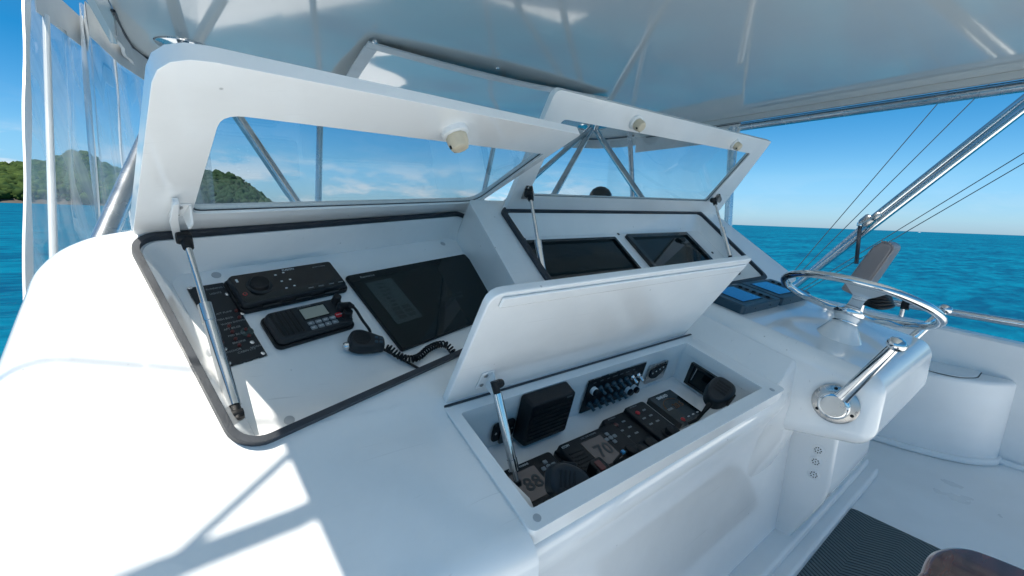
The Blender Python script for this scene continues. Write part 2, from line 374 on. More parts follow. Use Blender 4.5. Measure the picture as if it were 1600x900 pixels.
# ------------------------------------------------------------------ working planes of the helm station
uL, vL = nrm(ray(1300, 290)), nrm(ray(-165, -649))
oL = ray(485, 505) * (.87 / np.linalg.norm(ray(485, 505)))
FL = Fr(oL, uL, vL)                                    # sloping face of the port wing
uC = nrm(ray(1700, 340))
FC = Fr(FL.W(765, 330) * .87, uC, nrm(ray(229, -510)))  # sloping face of the centre block
FB = Fr(FL.W(695, 640), uC, nrm(ray(245, 65)))          # rim of the radio box
DL = -.075                                              # depth of the port recess
DB = -.125                                              # depth of the radio box
_hinL = FL.W(300, 362)
GLd = Fr(_hinL, uL, -nrm(ray(186, 696)))                # inner face of the raised port lid
GCd = Fr(FC.W(950, 333), uC, -nrm(ray(455, 1200)))      # inner face of the raised centre lid
GBd = Fr(FB.W(880, 578), uC, -nrm(ray(486, 1187)))      # inner face of the raised radio box lid
for g in (GLd, GCd, GBd):
    if g.n @ g.o > 0: g.n = -g.n                        # inner side faces the helmsman


# PART2
# ------------------------------------------------------------------ sea, sky, far shore
def ring_sheet(name, z, R_, m):
    mb = MB(); n = 64; rad = [8, 40, 200, 1000, 5000, 40000]
    vs = [(0, 0, z)]; fs = []
    for r in rad: vs += [(r * cos(2 * pi * j / n), r * sin(2 * pi * j / n), z) for j in range(n)]
    fs += [(0, 1 + j, 1 + (j + 1) % n) for j in range(n)]
    for i in range(len(rad) - 1): fs += [(1 + i * n + j, 1 + (i + 1) * n + j, 1 + (i + 1) * n + (j + 1) % n, 1 + i * n + (j + 1) % n) for j in range(n)]
    mb.add(vs, fs); return tag(mb.build(name, m, smooth=60), kind='structure')
ring_sheet('sea', SEA, 40000, SEAM)

def headland(sil, D, depth, crown_r, ncrown, leaf, name, label):
    """sil: skyline (px, height px above the waterline); a wooded hill with its own depth behind a rocky shore"""
    xs = np.array([s[0] for s in sil], float); hs = np.array([s[1] for s in sil], float)
    nx, ny = 90, 24; px = np.linspace(xs[0], xs[-1], nx); hp = np.interp(px, xs, hs)
    base = [];
    for x in px:
        d = ray(x, 300); d = d[:2] / np.linalg.norm(d[:2]); base.append(d)
    base = np.array(base); k = D / FPX
    H = np.maximum(hp, 0) * k * np.array([FPX / (_M.T @ np.array([b[0], b[1], 0]))[2] / FPX for b in base]) ** -1
    vs = []
    prof = lambda t: (min(1, t / .5) ** .62) if t < .5 else max(0, 1 - ((t - .5) / .5) ** 2)
    for i in range(nx):
        for j in range(ny):
            t = j / (ny - 1); r = D + depth * t
            n = .06 * sin(i * .9 + j) + .05 * sin(i * .37 + j * 1.7)
            z = SEA - 1 + (H[i] * (r / D) ** 0 * prof(t) * (1 + n * (1 - abs(2 * t - 1))) + 1.5 * min(1, t * 20))
            vs.append((base[i][0] * r, base[i][1] * r, z))
    fs = [(i * ny + j, (i + 1) * ny + j, (i + 1) * ny + j + 1, i * ny + j + 1) for i in range(nx - 1) for j in range(ny - 1)]
    root = MB().add(vs, fs).build(name, ROCK, smooth=80); tag(root, kind='structure')
    # tree crowns: noisy leaf clumps sitting on the slope
    bm = bmesh.new(); bmesh.ops.create_icosphere(bm, subdivisions=2, radius=1); bv = np.array([v.co[:] for v in bm.verts]); bf = np.array([[v.index for v in f.verts] for f in bm.faces]); bm.free()
    V = []; Fc = []; off = 0; G = np.array(vs).reshape(nx, ny, 3)
    for _ in range(ncrown):
        i = RNG.uniform(0, nx - 1.01); t = RNG.beta(1.1, 1.5) * .62 + .012; j = t * (ny - 1); i0, j0 = int(i), int(j); a, b = i - i0, j - j0
        p = (G[i0, j0] * (1 - a) * (1 - b) + G[i0 + 1, j0] * a * (1 - b) + G[i0, j0 + 1] * (1 - a) * b + G[i0 + 1, j0 + 1] * a * b)
        if p[2] < SEA + .004 * D + RNG.random() * 2.5: continue
        r = crown_r * (.35 + 1.15 * RNG.random() ** 2.2)
        w = bv * (1 + .28 * np.sin(bv[:, [1]] * 5.1 + RNG.uniform(0, 9)) * np.sin(bv[:, [0]] * 4.3 + RNG.uniform(0, 9)) + RNG.normal(0, .1, (len(bv), 1)))
        w = w * np.array([r, r, r * RNG.uniform(.75, 1.25)]) + p + np.array([0, 0, r * .35])
        V.append(w); Fc.append(bf + off); off += len(bv)
    V = np.concatenate(V); Fc = np.concatenate(Fc)
    me = bpy.data.meshes.new('forest'); me.vertices.add(len(V)); me.vertices.foreach_set('co', V.astype(np.float32).ravel())
    me.loops.add(Fc.size); me.loops.foreach_set('vertex_index', Fc.astype(np.int32).ravel())
    me.polygons.add(len(Fc)); me.polygons.foreach_set('loop_start', np.arange(0, Fc.size, 3, dtype=np.int32)); me.update(); me.validate()
    o = link('forest', me, leaf); tag(o, label, 'forest', kind='stuff')
headland([(-60, 40), (-20, 60), (0, 66), (22, 63), (45, 66), (62, 70), (88, 74), (104, 84), (122, 96), (140, 92), (152, 84), (176, 70), (206, 56), (240, 40), (280, 14), (296, 0)], 620, 420, 4.6, 5200, LEAF, 'hillside', 'bright green wooded headland at the left behind the clear curtain')
headland([(225, 30), (262, 46), (300, 56), (318, 61), (336, 60), (366, 54), (388, 38), (404, 24), (416, 12), (425, 3), (428, 0)], 1500, 800, 9.5, 2600, LEAF2, 'hillside', 'darker wooded point seen through the window of the port lid')

def far_boat(px, py, D, L, label):
    d = ray(px, py); d = d / np.linalg.norm(d[:2]) * D; x, y = d[0], d[1]
    u = nrm([d[1], -d[0], 0]); fr = Fr((x, y, SEA + .1), u, (0, 0, 1))
    r = thing('motor_boat', label, 'boat', (x, y, SEA))
    prism(fr, [(-L / 2, .9), (-L * .42, -.3), (L * .4, -.3), (L / 2, 1.3)], -1.2, 1.2).build('hull', WPA, r, bevel=.1)
    prism(fr, [(-L * .25, .95), (-L * .2, 2.4), (L * .1, 2.6), (L * .2, 1.1)], -.9, .9).build('cabin', WPA, r, bevel=.1)
    return r
far_boat(1437, 362, 3600, 14, 'tiny white boat on the horizon right of the outrigger pole')
far_boat(625, 330, 1600, 14, 'tiny white boat on the horizon seen through the port lid window')

# ------------------------------------------------------------------ hull: deck, foredeck, bulwark, bench
FZ = -1.1
dk = MB(); flat = Fr((0, 0, 0), (1, 0, 0), (0, 1, 0))
prism(flat, [(-1.0, -3.2), (3.16, -3.2), (3.16, 2.0), (-1.0, 2.0)], FZ - .06, FZ, mb=dk); tag(dk.build('deck', GEL2), kind='structure')
fd = MB(); prism(flat, [(-.4, 1.9), (-.4, 4.9), (-.1, 5.6), (.2, 5.9), (.55, 5.35), (1.1, 4.3), (1.4, 3.5), (3.0, 3.25), (3.1, 1.9)], -1.88, -.42, mb=fd)
tag(fd.build('foredeck', GEL, bevel=.03), kind='structure')
hull = MB(); prism(flat, [(-.75, -6), (3.3, -6), (3.3, 4), (2.6, 7), (1.4, 9), (.1, 7), (-.75, 4)], SEA - .6, -1.9, mb=hull); tag(hull.build('hull', GEL, bevel=.06), 'white hull of the boat below the flybridge', 'hull')

bw = thing('bulwark', 'white starboard bulwark of the flybridge below the steel rail', 'bulwark', (3.1, .3, FZ))
b0, b1 = atlat(1440, 505, 3.05), atlat(1600, 540, 3.05); sl_ = (b1[2] - b0[2]) / (b1[1] - b0[1]); zt = lambda y: b0[2] + sl_ * (y - b0[1])
mb = MB(); vs = []
for y in (-3.2, -1, 0, .5, 1.2, 2.0):
    vs += [(3.05, y, FZ - .02), (3.05, y, zt(y) - .012), (3.062, y, zt(y)), (3.14, y, zt(y)), (3.155, y, zt(y) - .012), (3.155, y, FZ - .02)]
fs = [tuple(range(6)), tuple(range(30, 36))] + [(i * 6 + j, (i + 1) * 6 + j, (i + 1) * 6 + (j + 1) % 6, i * 6 + (j + 1) % 6) for i in range(5) for j in range(6)]
mb.add(vs, fs).build('side_panel', GEL2, bw, smooth=30)
tube([(3.03, -2.3, FZ + .012), (3.03, 1.9, FZ + .012)], .016, 8).build('cove_moulding', GEL2, bw, smooth=40)

for nm, lab, pts in (('bulwark', 'white port bulwark of the flybridge outside the wing', [(-1.06, -3.2), (-.98, -3.2), (-.98, .5), (-1.06, .5)]), ('bulwark', 'white aft coaming of the flybridge deck', [(-1.0, -3.28), (3.1, -3.28), (3.1, -3.2), (-1.0, -3.2)])):
    tag(prism(flat, pts, FZ + .001, -.52).build(nm, GEL2, bevel=.012), lab, 'bulwark')
# bench locker along the bulwark
bn = thing('bench_locker', 'white moulded bench locker with a flush hatch against the starboard bulwark', 'locker', (2.9, .5, FZ))
out = [(3.045, .055)] + [(3.045 - .20 * sin(t), .255 - .20 * cos(t)) for t in np.linspace(.25, pi / 2, 8)]
out = [(3.045, .03), (2.99, .04), (2.93, .075), (2.875, .13), (2.83, .21), (2.795, .32), (2.76, .5), (2.72, .8), (2.70, 1.5), (3.045, 1.5)]
out = out[::-1]
prism(flat, out, FZ + .001, -.68).build('locker_body', GEL2, bn, bevel=.022, seg=4)
prism(flat, [(p[0] - (.012 if p[0] < 3 else 0), p[1] - .012) if p[1] < 1.4 else (p[0] - (.012 if p[0] < 3 else 0), p[1]) for p in out], FZ + .001, FZ + .035).build('locker_plinth', GEL2, bn, bevel=.01)
hq = [atz(*q, -.678)[:2] for q in [(1442, 551), (1534, 580), (1527, 590), (1500, 590), (1452, 580), (1425, 566)]]
prism(flat, rpoly(hq, [.02, .03, .03, .1, .2, .05]), -.679, -.674).build('hatch', GEL2, bn, bevel=.002)
hc_ = np.mean(np.array(hq), axis=0); prism(flat, rpoly([tuple(hc_ + (p - hc_) * 1.035) for p in hq], [.02, .03, .03, .1, .2, .05]), -.6798, -.6785).build('hatch_gap', SEAL, bn)
q = atz(1441, 565, -.674); lathe(q, (0, 0, 1), [(.012, 0), (.012, .003), (.009, .004)], 14).build('hatch_latch', SS, bn, smooth=40)

# companion seat back beyond the wheel
cs = thing('seat_back', 'taupe padded seat back standing beyond the steering wheel', 'seat', (2.7, .6, -.3))
FS = Fr((2.6, .5, -.3), (0, -1, 0), (0, 0, 1)); S_ = lambda x, y: FS.px(x, y)
pl = [S_(*q) for q in [(1312, 452), (1330, 428), (1352, 398), (1364, 384), (1378, 377), (1391, 380), (1396, 388), (1388, 400), (1366, 432), (1350, 455), (1342, 466)]]
prism(FS, pl, -.17, 0).build('cushion', CUSH, cs, bevel=.022, seg=4)
e_ = np.array(spline([S_(*q) for q in [(1345, 458), (1366, 430), (1388, 399), (1395, 388), (1389, 380), (1377, 377)]], 4))
tube([FS.P(p[0], p[1], -.006) for p in e_], .004, 8).build('piping', CUSH, cs, smooth=50)
q = FS.W(1340, 470); tube([q + np.array([.08, 0, .02]), q + np.array([.08, .02, -.4])], .02, 12).build('support_post', SS, cs, smooth=40)

# coil of black line seen through the wheel
rc = thing('rope_coil', 'coil of black rope lying behind the steering wheel', 'rope', (2.35, .5, -.40))
cq = atlat(1372, 468, 2.3); mb = MB()
for k in range(5):
    pts = [cq + np.array([(.075 - .006 * k) * cos(t) + .004 * sin(5 * t + k), (.05 - .004 * k) * sin(t), -.022 + .011 * k + .004 * sin(3 * t + k)]) for t in np.linspace(0, 2 * pi, 28)[:-1]]
    tube(pts, .008, 6, mb, closed=True)
mb.build('rope', PLA, rc, smooth=60)
# shelf that carries coil and links pod to the side
# rail
rl = thing('side_rail', 'polished steel hand rail along the top of the starboard bulwark', 'rail', (3.1, .2, -.42))
ra, rb = atlat(1420, 477, 3.1), atlat(1600, 507, 3.1); dr = rb - ra
tube([ra - dr * .6, ra, rb, rb + dr * 3], .019, 14).build('rail_tube', SS, rl, smooth=40)
for t in (-.05, 1.6):
    p = ra + dr * t; tube([p, (p[0], p[1], zt(p[1]) - .004)], .013, 12).build('stanchion', SS, rl, smooth=40)
q = ra + dr * -.04; tube([q - dr * .03, q + dr * .05], .028, 12).build('rail_clamp', PLA, rl, smooth=40)

# helm mat and teak chair arm
m0, m1, m2 = atz(1325, 795, FZ), atz(1465, 858, FZ), atz(1270, 900, FZ)
mo = bpy.data.objects.new('x', None)
FM = Fr((m0[0], m0[1], FZ), (0, -1, 0), (1, 0, 0))
poly = rrect(0, .75, -1.1, 0, .03)
me = prism(Fr((0, 0, 0), (1, 0, 0), (0, 1, 0)), poly, .001, .014).mesh('floor_mat'); o = link('floor_mat', me, WEAVE, bevel=.004)
o.matrix_world = Matrix(((FM.u[0], FM.v[0], 0, m0[0]), (FM.u[1], FM.v[1], 0, m0[1] ), (0, 0, -1, 0), (0, 0, 0, 1)))
o.matrix_world = Matrix.Translation((m0[0], m0[1], FZ)) @ Matrix.Rotation(-pi / 2, 4, 'Z')
tag(o, 'dark herringbone woven mat lying on the deck by the console foot', 'mat')
ch = thing('helm_chair', 'varnished teak top of the helm chair at the lower right corner', 'chair', (.97, -.2, FZ))
wz = -.5; wp = [atz(*q, wz)[:2] for q in [(1438, 905), (1440, 886), (1449, 865), (1464, 855), (1490, 851), (1525, 857), (1600, 886), (1700, 930), (1750, 1010), (1500, 1010)]]
wp = [tuple(p) for p in spline(wp, 5, True)]; prism(flat, wp, wz - .035, wz).build('seat_top', TEAK, ch, bevel=.010, seg=4, ang=50)
c_ = np.mean(wp, axis=0); tube([(c_[0], c_[1], wz - .03), (c_[0], c_[1], FZ + .002)], .045, 18).build('pedestal', SS, ch, smooth=40)
lathe((c_[0], c_[1], FZ + .001), (0, 0, 1), [(.16, 0), (.16, .012), (.05, .02)], 28).build('pedestal_foot', SS, ch, smooth=40)

# ------------------------------------------------------------------ helm console
con = thing('helm_console', 'white moulded flybridge helm console with a sunlit port wing', 'console', (.6, .9, FZ))
# port wing: face with an opening, rolled edge and skirt
ow = spline([(.78, .335), (.4, .336), (0, .337), (-.19, .336), (-.262, .326), (-.308, .286), (-.335, .22), (-.378, .10), (-.425, -.02), (-.455, -.11), (-.452, -.19), (-.41, -.27), (-.335, -.35), (-.225, -.425), (-.09, -.487), (.03, -.525), (.135, -.553)], 7)
ow = np.array(ow); tg = np.gradient(ow, axis=0); tg /= np.linalg.norm(tg, axis=1)[:, None]; no = np.stack([tg[:, 1], -tg[:, 0]], 1)
def rad(i):                                             # a tight roll along the top, a generous one at the shoulder
    b = ow[i][1]; a = ow[i][0]
    if b > .3: return .03 + .05 * max(0, min(1, (-a - .1) / .18))
    return .085 if a < -.25 else .06
rr_ = np.array([rad(i) for i in range(len(ow))]); rr_ = np.convolve(np.pad(rr_, 6, 'edge'), np.ones(13) / 13, 'valid')
inn = ow - no * rr_[:, None]
OL = rrect(-.182, .648, -.178, .268, .035, 6)           # recess opening
mb = MB(); sheet(FL, [tuple(p) for p in inn] + [(.118, -.30), (.78, -.30)], 0, OL, mb); mb.build('wing_face', GEL, con)
mb = MB(); vs = []; K = 9; n = len(ow)
for k in range(K + 1):
    t = pi / 2 * k / K
    for i in range(n): p = inn[i] + no[i] * rr_[i] * sin(t); vs.append(FL.P(p[0], p[1], -rr_[i] * (1 - cos(t))))
for dz in (.12, .9):
    for i in range(n): q = np.array(vs[K * n + i]); q[2] -= dz; vs.append(q)
fs = [(k * n + i, k * n + i + 1, (k + 1) * n + i + 1, (k + 1) * n + i) for k in range(K + 2) for i in range(n - 1)]
mb.add(vs, fs).build('wing_shoulder', GEL, con, smooth=70)
# dash top running forward from the panels
mb = MB(); fa = [FL.P(a, .322, -.012) for a in (-.2, .1, .45, .78)]; bk = [p + np.array([0, .85, -.05]) for p in fa]; dn = [p + np.array([0, .1, -.4]) for p in bk]
mb.add(fa + bk + dn, [(i + 4 * j, i + 1 + 4 * j, i + 5 + 4 * j, i + 4 + 4 * j) for j in (0, 1) for i in range(3)]).build('dash_top', GEL, con, smooth=50)
# recess tray of the port wing
mb = MB(); inL = rrect(-.142, .632, -.172, .252, .03, 6); m = len(OL)
mb.add([FL.P(*p, .001) for p in OL] + [FL.P(*p, DL) for p in inL], [(i, (i + 1) % m, m + (i + 1) % m, m + i) for i in range(m)] + [tuple(range(m, 2 * m))])
mb.build('port_tray', GEL, con, smooth=30)
def gasket(fr, a0, a1, b0, b1, r, w, h, name):
    return prism(fr, rrect(a0 - w, a1 + w, b0 - w, b1 + w, r + w, 8), .0005, h, rrect(a0, a1, b0, b1, r, 8)).build(name, SEAL, con, bevel=.003)
gasket(FL, -.185, .651, -.181, .271, .035, .0105, .012, 'port_gasket')

# centre block
CO = rrect(.052, 1.206, -.425, -.008, .025, 5)
cpoly = rpoly([(-.075, -.475), (1.50, -.475), (1.352, .055), (-.055, .055)], [.01, .05, .03, .02])
mb = MB(); prism(FC, cpoly, -.34, 0, CO, mb); mb.build('centre_block', GEL, con, bevel=.014, seg=3)
mb = MB(); inC = rrect(.085, 1.175, -.41, -.075, .02, 5); m = len(CO)
mb.add([FC.P(*p, .0005) for p in CO] + [FC.P(*p, -.045) for p in inC], [(i, (i + 1) % m, m + (i + 1) % m, m + i) for i in range(m)] + [tuple(range(m, 2 * m))])
mb.build('centre_tray', GEL, con, smooth=30)
prism(FC, rrect(.036, 1.222, -.441, .008, .03, 6), .0005, .013, rrect(.052, 1.206, -.425, -.008, .025, 6)).build('centre_gasket', SEAL, con, bevel=.003)

# radio box
RO = rrect(0, .845, -.278, .022, .012, 4); RI = rrect(.024, .782, -.246, -.02, .006, 3); RI2 = rrect(.0225, .7835, -.2475, -.0185, .006, 3)
prism(FB, RO, -.034, 0, RI).build('box_rim', GEL, con, bevel=.007, seg=3)
prism(FB, rrect(.008, .838, -.268, .016, .012, 4), -.20, -.0345, RI2).build('box_walls', GEL, con)
bx(FB, .015, .79, -.252, -.015, DB - .02, DB).build('box_floor', GEL, con)
prism(FB, rrect(.0, .845, .0035, .0085, 0), .0005, .0025).build('hinge_gap', SEAL, con)
for a, b in ((.022, -.262), (.012, .008), (.8, -.262)): lathe(FB.P(a, b, 0), FB.n, [(.0065, -.001), (.0065, .0008), (.003, .0012)], 14).build('stud_cap', DIRT, con, smooth=40)
# ledge behind the radio box and the pod deck
FP = Fr((1.25, .24, -.354), (1, 0, 0), (0, .53, .119))
mb = MB(); prism(flat, [(.5, .66), (1.3, .66), (1.3, 1.1), (.75, 1.1)], -.6, -.345, mb=mb); mb.build('ledge', GEL, con)
# wheel pod
mb = MB(); X0, X1 = 1.285, 1.93; v8 = []
for x in (X0, X1):
    for y, zb, zt_ in ((.205, -.535, FP.P(0, -.03)[2]), (.80, -.66, FP.P(0, .575)[2])):
        xo = -.02 if x == X0 else 0
        v8 += [(x + xo, y, zb), (x, y, zt_)]
mb.add(v8, [(0, 1, 3, 2), (4, 6, 7, 5), (0, 4, 5, 1), (2, 3, 7, 6), (1, 5, 7, 3), (0, 2, 6, 4)]).build('wheel_pod', GEL, con, bevel=.042, seg=6)
# cabinet front below, with the drain panel, and its plinth
PROF = [(.402, .0), (.393, .004), (.3885, .012), (.389, .038), (.3925, .052), (.400, .072), (.410, .10), (.422, .14), (.432, .19), (.438, .25), (.440, .32)]
def front_y(d): return float(np.interp(d, [p[1] for p in PROF], [p[0] for p in PROF]))
rim_z = lambda x: FB.P(0, -.272, -.034)[2] + (x - .345) * .0345
vs = []; xs_ = np.linspace(.30, 1.52, 40); nz = len(PROF) + 1
for x in xs_:
    for y, d in PROF: vs.append((x, y, rim_z(x) - d))
    vs.append((x, .440, FZ + .03))
MB().add(vs, [(i * nz + k, (i + 1) * nz + k, (i + 1) * nz + k + 1, i * nz + k + 1) for i in range(len(xs_) - 1) for k in range(nz - 1)]).build('front_panel', GEL, con, smooth=75)
# moulded cove between box and pod
vs = []; ny, nt_ = 12, 14; wl = []
for i in range(ny):
    y = .402 + .38 * i / (ny - 1); z0 = FB.P(.84, -.278 + (y - .389) * 1.03, 0)[2] - .010; z1 = FP.P(0, (y - .24) * 1.025)[2] - .003
    for k in range(nt_):
        t = k / (nt_ - 1); vs.append((1.166 + .20 * t, y, z0 + (z1 - z0) * (3 * t * t - 2 * t ** 3)))
fs = [(i * nt_ + k, i * nt_ + k + 1, (i + 1) * nt_ + k + 1, (i + 1) * nt_ + k) for i in range(ny - 1) for k in range(nt_ - 1)]
N_ = len(vs); NR = 12
for r_ in range(1, NR + 1):
    for k in range(nt_):
        x, y, z = vs[k]; u = min(1, k / 11); sm = u * u * (3 - 2 * u)
        if r_ <= 4: a = r_ / 4 * pi / 2; zz = z - .020 * (1 - cos(a)); yw = y - .018 * sin(a)
        else: q_ = (r_ - 4) / (NR - 4); zz = z - .02 + (-.74 - z + .02) * q_; yw = .384 + .058 * max(0, (q_ - .45) / .55) ** 1.5
        d = rim_z(x) - zz; yp = front_y(max(0, d)) + .0018
        vs.append((x, yp * (1 - sm) + yw * sm if r_ > 1 else yw * .5 + .5 * (yp * (1 - sm) + yw * sm), zz))
for r_ in range(NR):
    o0 = 0 if r_ == 0 else N_ + (r_ - 1) * nt_; o1_ = N_ + r_ * nt_
    fs += [(o0 + k, o0 + k + 1, o1_ + k + 1, o1_ + k) for k in range(nt_ - 1)]
MB().add(vs, fs).build('pod_cove', GEL, con, smooth=75)
# apron swelling up to lie flush with the box rim
vs = []; ns, nt_ = 16, 14
def aprow(t):
    pf = np.array([-.20 + .02 * t, -.16 - .262 * t]); R_ = FB.P(-.0005, .03 - .288 * t, -.006); q_ = R_ - FL.o
    return pf, np.array([q_ @ FL.u, q_ @ FL.v, q_ @ FL.n])
for j in range(nt_):
    t = j / (nt_ - 1); pf, pr = aprow(t)
    for i in range(ns):
        u = i / (ns - 1); a, b = pf * (1 - u) + pr[:2] * u; vs.append(FL.P(a, b, max(pr[2], 0) * u * u * (3 - 2 * u) + .0008 - .002 * (1 - u) ** 6))
base = vs[-ns:]
for r_ in range(1, 7):
    a = r_ / 6 * pi / 2; rr0 = .034
    for p in base: q_ = p + np.array([.16, -.98, 0]) * rr0 * sin(a); q_ = q_ - np.array([0, 0, rr0 * (1 - cos(a)) + rr0 * .35 * sin(a)]); vs.append(q_)
for p in vs[-ns:]: q_ = np.array(p); q_[2] = -1.04; vs.append(q_)
nr = len(vs) // ns
MB().add(vs, [(j * ns + i, j * ns + i + 1, (j + 1) * ns + i + 1, (j + 1) * ns + i) for j in range(nr - 1) for i in range(ns - 1)]).build('apron', GEL, con, smooth=75)
fr_s = Fr((1.50, 0, 0), (0, -1, 0), (0, 0, 1)); fr_s.n = np.array([-1., 0, 0])
prof = rpoly([(-.8, FZ + .03), (-.415, FZ + .03), (-.318, -.84), (-.318, -.5), (-.8, -.5)], [0, .02, .05, 0, 0], 5)
prism(fr_s, prof, -.44, 0).build('pod_column', GEL, con, bevel=.012, seg=3)
for x, y in ((1279, 703), (1275, 721), (1272, 741)):
    q = fr_s.px(x, y, 0.0); d = lathe(fr_s.P(*q, .0005), fr_s.n, [(.017, 0), (.017, .0015), (.014, .003)], 22).build('drain_fitting', WPA, con, smooth=40)
    h = MB()
    for k in range(9):
        a = 2 * pi * k / 8; rr0 = .0085 if k < 8 else 0
        lathe(fr_s.P(q[0] + rr0 * cos(a), q[1] + rr0 * sin(a), .0036), fr_s.n, [(.0019, 0), (.0019, .0006)], 8, h)
    tag(h.build('drain_hole', PLA, d), kind='stuff')
mb = MB(); prism(flat, [(.25, .34), (2.37, .34), (2.37, .8), (.25, .8)], FZ + .001, FZ + .04, mb=mb); mb.build('plinth', GEL2, con, bevel=.012, seg=3)
mb = MB(); prism(flat, [(.25, .375), (2.35, .375), (2.35, .8), (.25, .8)], FZ + .041, FZ + .075, mb=mb); mb.build('plinth_step', GEL2, con, bevel=.012, seg=3)
# plugs in the port tray
for x, y in ((338, 430), (692, 381), (325, 551), (452, 657)):
    a, b = FL.px(x, y, DL); lathe(FL.P(a, b, DL), FL.n, [(.0085, -.001), (.0085, .0012), (.006, .002)], 16).build('stud_cap', DIRT, con, smooth=40)
for x, y in ((819, 374), (966, 366), (1113, 395)):
    a, b = FC.px(x, y, -.045); lathe(FC.P(a, b, -.045), FC.n, [(.006, -.001), (.006, .002)], 12).build('stud_cap', PLA, con, smooth=40)

# ------------------------------------------------------------------ raised lids
def strut(P0, P1, frac, r_thick, r_thin, label, cyl_at_end=True, holes=True):
    """P0 = rod end, P1 = cylinder end"""
    P0, P1 = np.array(P0), np.array(P1); d = nrm(P1 - P0); t = thing('gas_strut', label, 'gas strut', P1); L = np.linalg.norm(P1 - P0)
    k = P0 + (P1 - P0) * frac
    tube([P0 + d * .012, k + d * .01], r_thin, 14).build('rod', SS, t, smooth=40)
    c = tube([k, k + d * L * .10], r_thick * 1.1, 18, MB()); c.build('collar', SS, t, smooth=40)
    tube([k + d * L * .10, P1 - d * .015], r_thick, 18).build('cylinder', SS, t, smooth=40)
    for p, s, r in ((P0, 1, r_thin * 2.1), (P1, -1, r_thick * .95)):
        e = tube([p - d * s * .008, p + d * s * .024], [r, r * .78], 14, MB()); e.build('end_fitting', PLA, t, smooth=40)
        lathe(p - np.cross(d, [0, 0, 1]) * .012, np.cross(d, [0, 0, 1]), [(r * .9, 0), (r * 1.05, .006), (r * 1.05, .018), (r * .9, .022)], 12).build('ball_socket', PLA, t, smooth=40)
    return t
def bracket(fr, x, y, m, parent, w=.022, l=.04, out=.02):
    a, b = fr.px(x, y); r = bx(fr, a - w / 2, a + w / 2, b - l / 2, b + l / 2, 0.0005, .003, r=.003).build('bracket', m, parent, bevel=.0008)
    f2 = Fr(fr.P(a + w * .35, b, .003), fr.v, fr.n)
    prism(f2, rpoly([(-l * .5, 0), (l * .5, 0), (l * .1, out + .006), (-l * .35, out + .006)], .004), -.0015, .0015).build('bracket_arm', m, r)
    for s in (-1, 1): lathe(fr.P(a - w * .12, b + s * l * .3, .003), fr.n, [(.0045, 0), (.0045, .0015), (.002, .003)], 10).build('bolt', SSB, r, smooth=40)
    return r
def latch(fr, a, b, parent, s=1., tilt=0.):
    k = lathe(fr.P(a, b, 0), fr.n, [(.03 * s, 0), (.03 * s, .012 * s), (.026 * s, .014 * s)], 28).build('latch_collar', WPA, parent, smooth=40)
    o2 = fr.P(a, b, .014 * s); mb = lathe(o2, fr.n, [(.0235 * s, 0), (.0245 * s, .005 * s), (.0235 * s, .020 * s), (.020 * s, .031 * s), (.012 * s, .034 * s)], 9)
    k2 = mb.build('latch_knob', CREAM, k, bevel=.0015)
    for t in (3.6, 5.0):
        dd = fr.u * cos(t) + fr.v * sin(t); lathe(o2 + dd * .0195 * s + fr.n * .024 * s, dd, [(.0045 * s, 0), (.0045 * s, .003 * s)], 10).build('screw_hole', PLA, k2)
def lid(fr, outer, r, win, wr, label, name='console_lid', th=.020, lip=.012):
    o = fr.P(*np.mean(np.array(outer), axis=0)); t = thing(name, label, 'lid', o)
    P = rpoly(outer, r); H = rpoly(win, wr, 5) if win is not None else None
    prism(fr, P, -th, 0, H).build('lid_panel', GEL, t, bevel=.004, seg=3)
    if H is not None:
        c = np.mean(np.array(H), axis=0); H2 = [tuple(c + (np.array(p) - c) * 1.002) for p in H]
        prism(fr, [tuple(c + (np.array(p) - c) * .9985) for p in H], -.012, -.008).build('window_pane', PANE, t)
        prism(fr, [tuple(c + (np.array(p) - c) * .998) for p in H], -.008, -.0055, [tuple(c + (np.array(p) - c) * .994) for p in H]).build('window_seal', SEAL, t)
    return t
g = GLd; q = lambda x, y: g.px(x, y)
LL = lid(g, [(-.088, -.008), (.775, -.005), (.738, .503), (-.122, .498)], [.03, .015, .012, .05], [q(300, 335), q(744, 317), q(850, 241), q(346, 178)], [.02, .05, .012, .03], 'raised white lid with a clear window over the port wing')
gR = GLd; latch(g, *g.px(709, 203), LL, .86)
bk_ = bracket(g, 281, 327, WPA, LL, .026, .05, .022)
prism(g, rpoly([g.px(*q_, .02) for q_ in [(271, 322), (280, 320), (279, 345), (284, 372), (279, 381), (273, 378), (266, 350)]], .004), .014, .019).build('strut_arm', WPA, bk_, bevel=.001)
prism(g, [g.px(*q_, .012) for q_ in [(271, 318), (280, 317), (280, 334), (270, 335)]], .003, .0139).build('arm_root', WPA, bk_)
# the raised rib inside the lid
ins = rpoly([(-.085, .004), (.77, .004), (.733, .49), (-.112, .486)], [.03, .015, .012, .05])
g = GCd; q = lambda x, y: g.px(x, y)
LC = lid(g, [(-.497, -.006), (.822, -.008), (.812, .395), (-.489, .398)], [.015, .01, .01, .025], [q(824, 307), q(1106, 315), q(1173, 240), q(879, 186)], [.005, .012, .012, .02], 'raised white lid with a clear window over the centre screens')
latch(g, *g.px(992, 191), LC, .8); latch(g, *g.px(1147, 225), LC, .7)
bracket(g, 823, 300, SSB, LC, .028, .05, .02); bracket(g, 1119, 308, SSB, LC, .022, .04, .02)
g = GBd
LB = lid(g, [(-.309, -.006), (.506, .0), (.502, .306), (-.31, .297)], [.004, .004, .006, .028], None, None, 'raised solid white lid of the low radio box, without a window', th=.017)
bx(g, -.29, .485, .268, .29, .0003, .006, r=.004).build('lid_rib', GEL, LB, bevel=.003)
bracket(g, 757, 592, WPA, LB, .028, .05, .022)
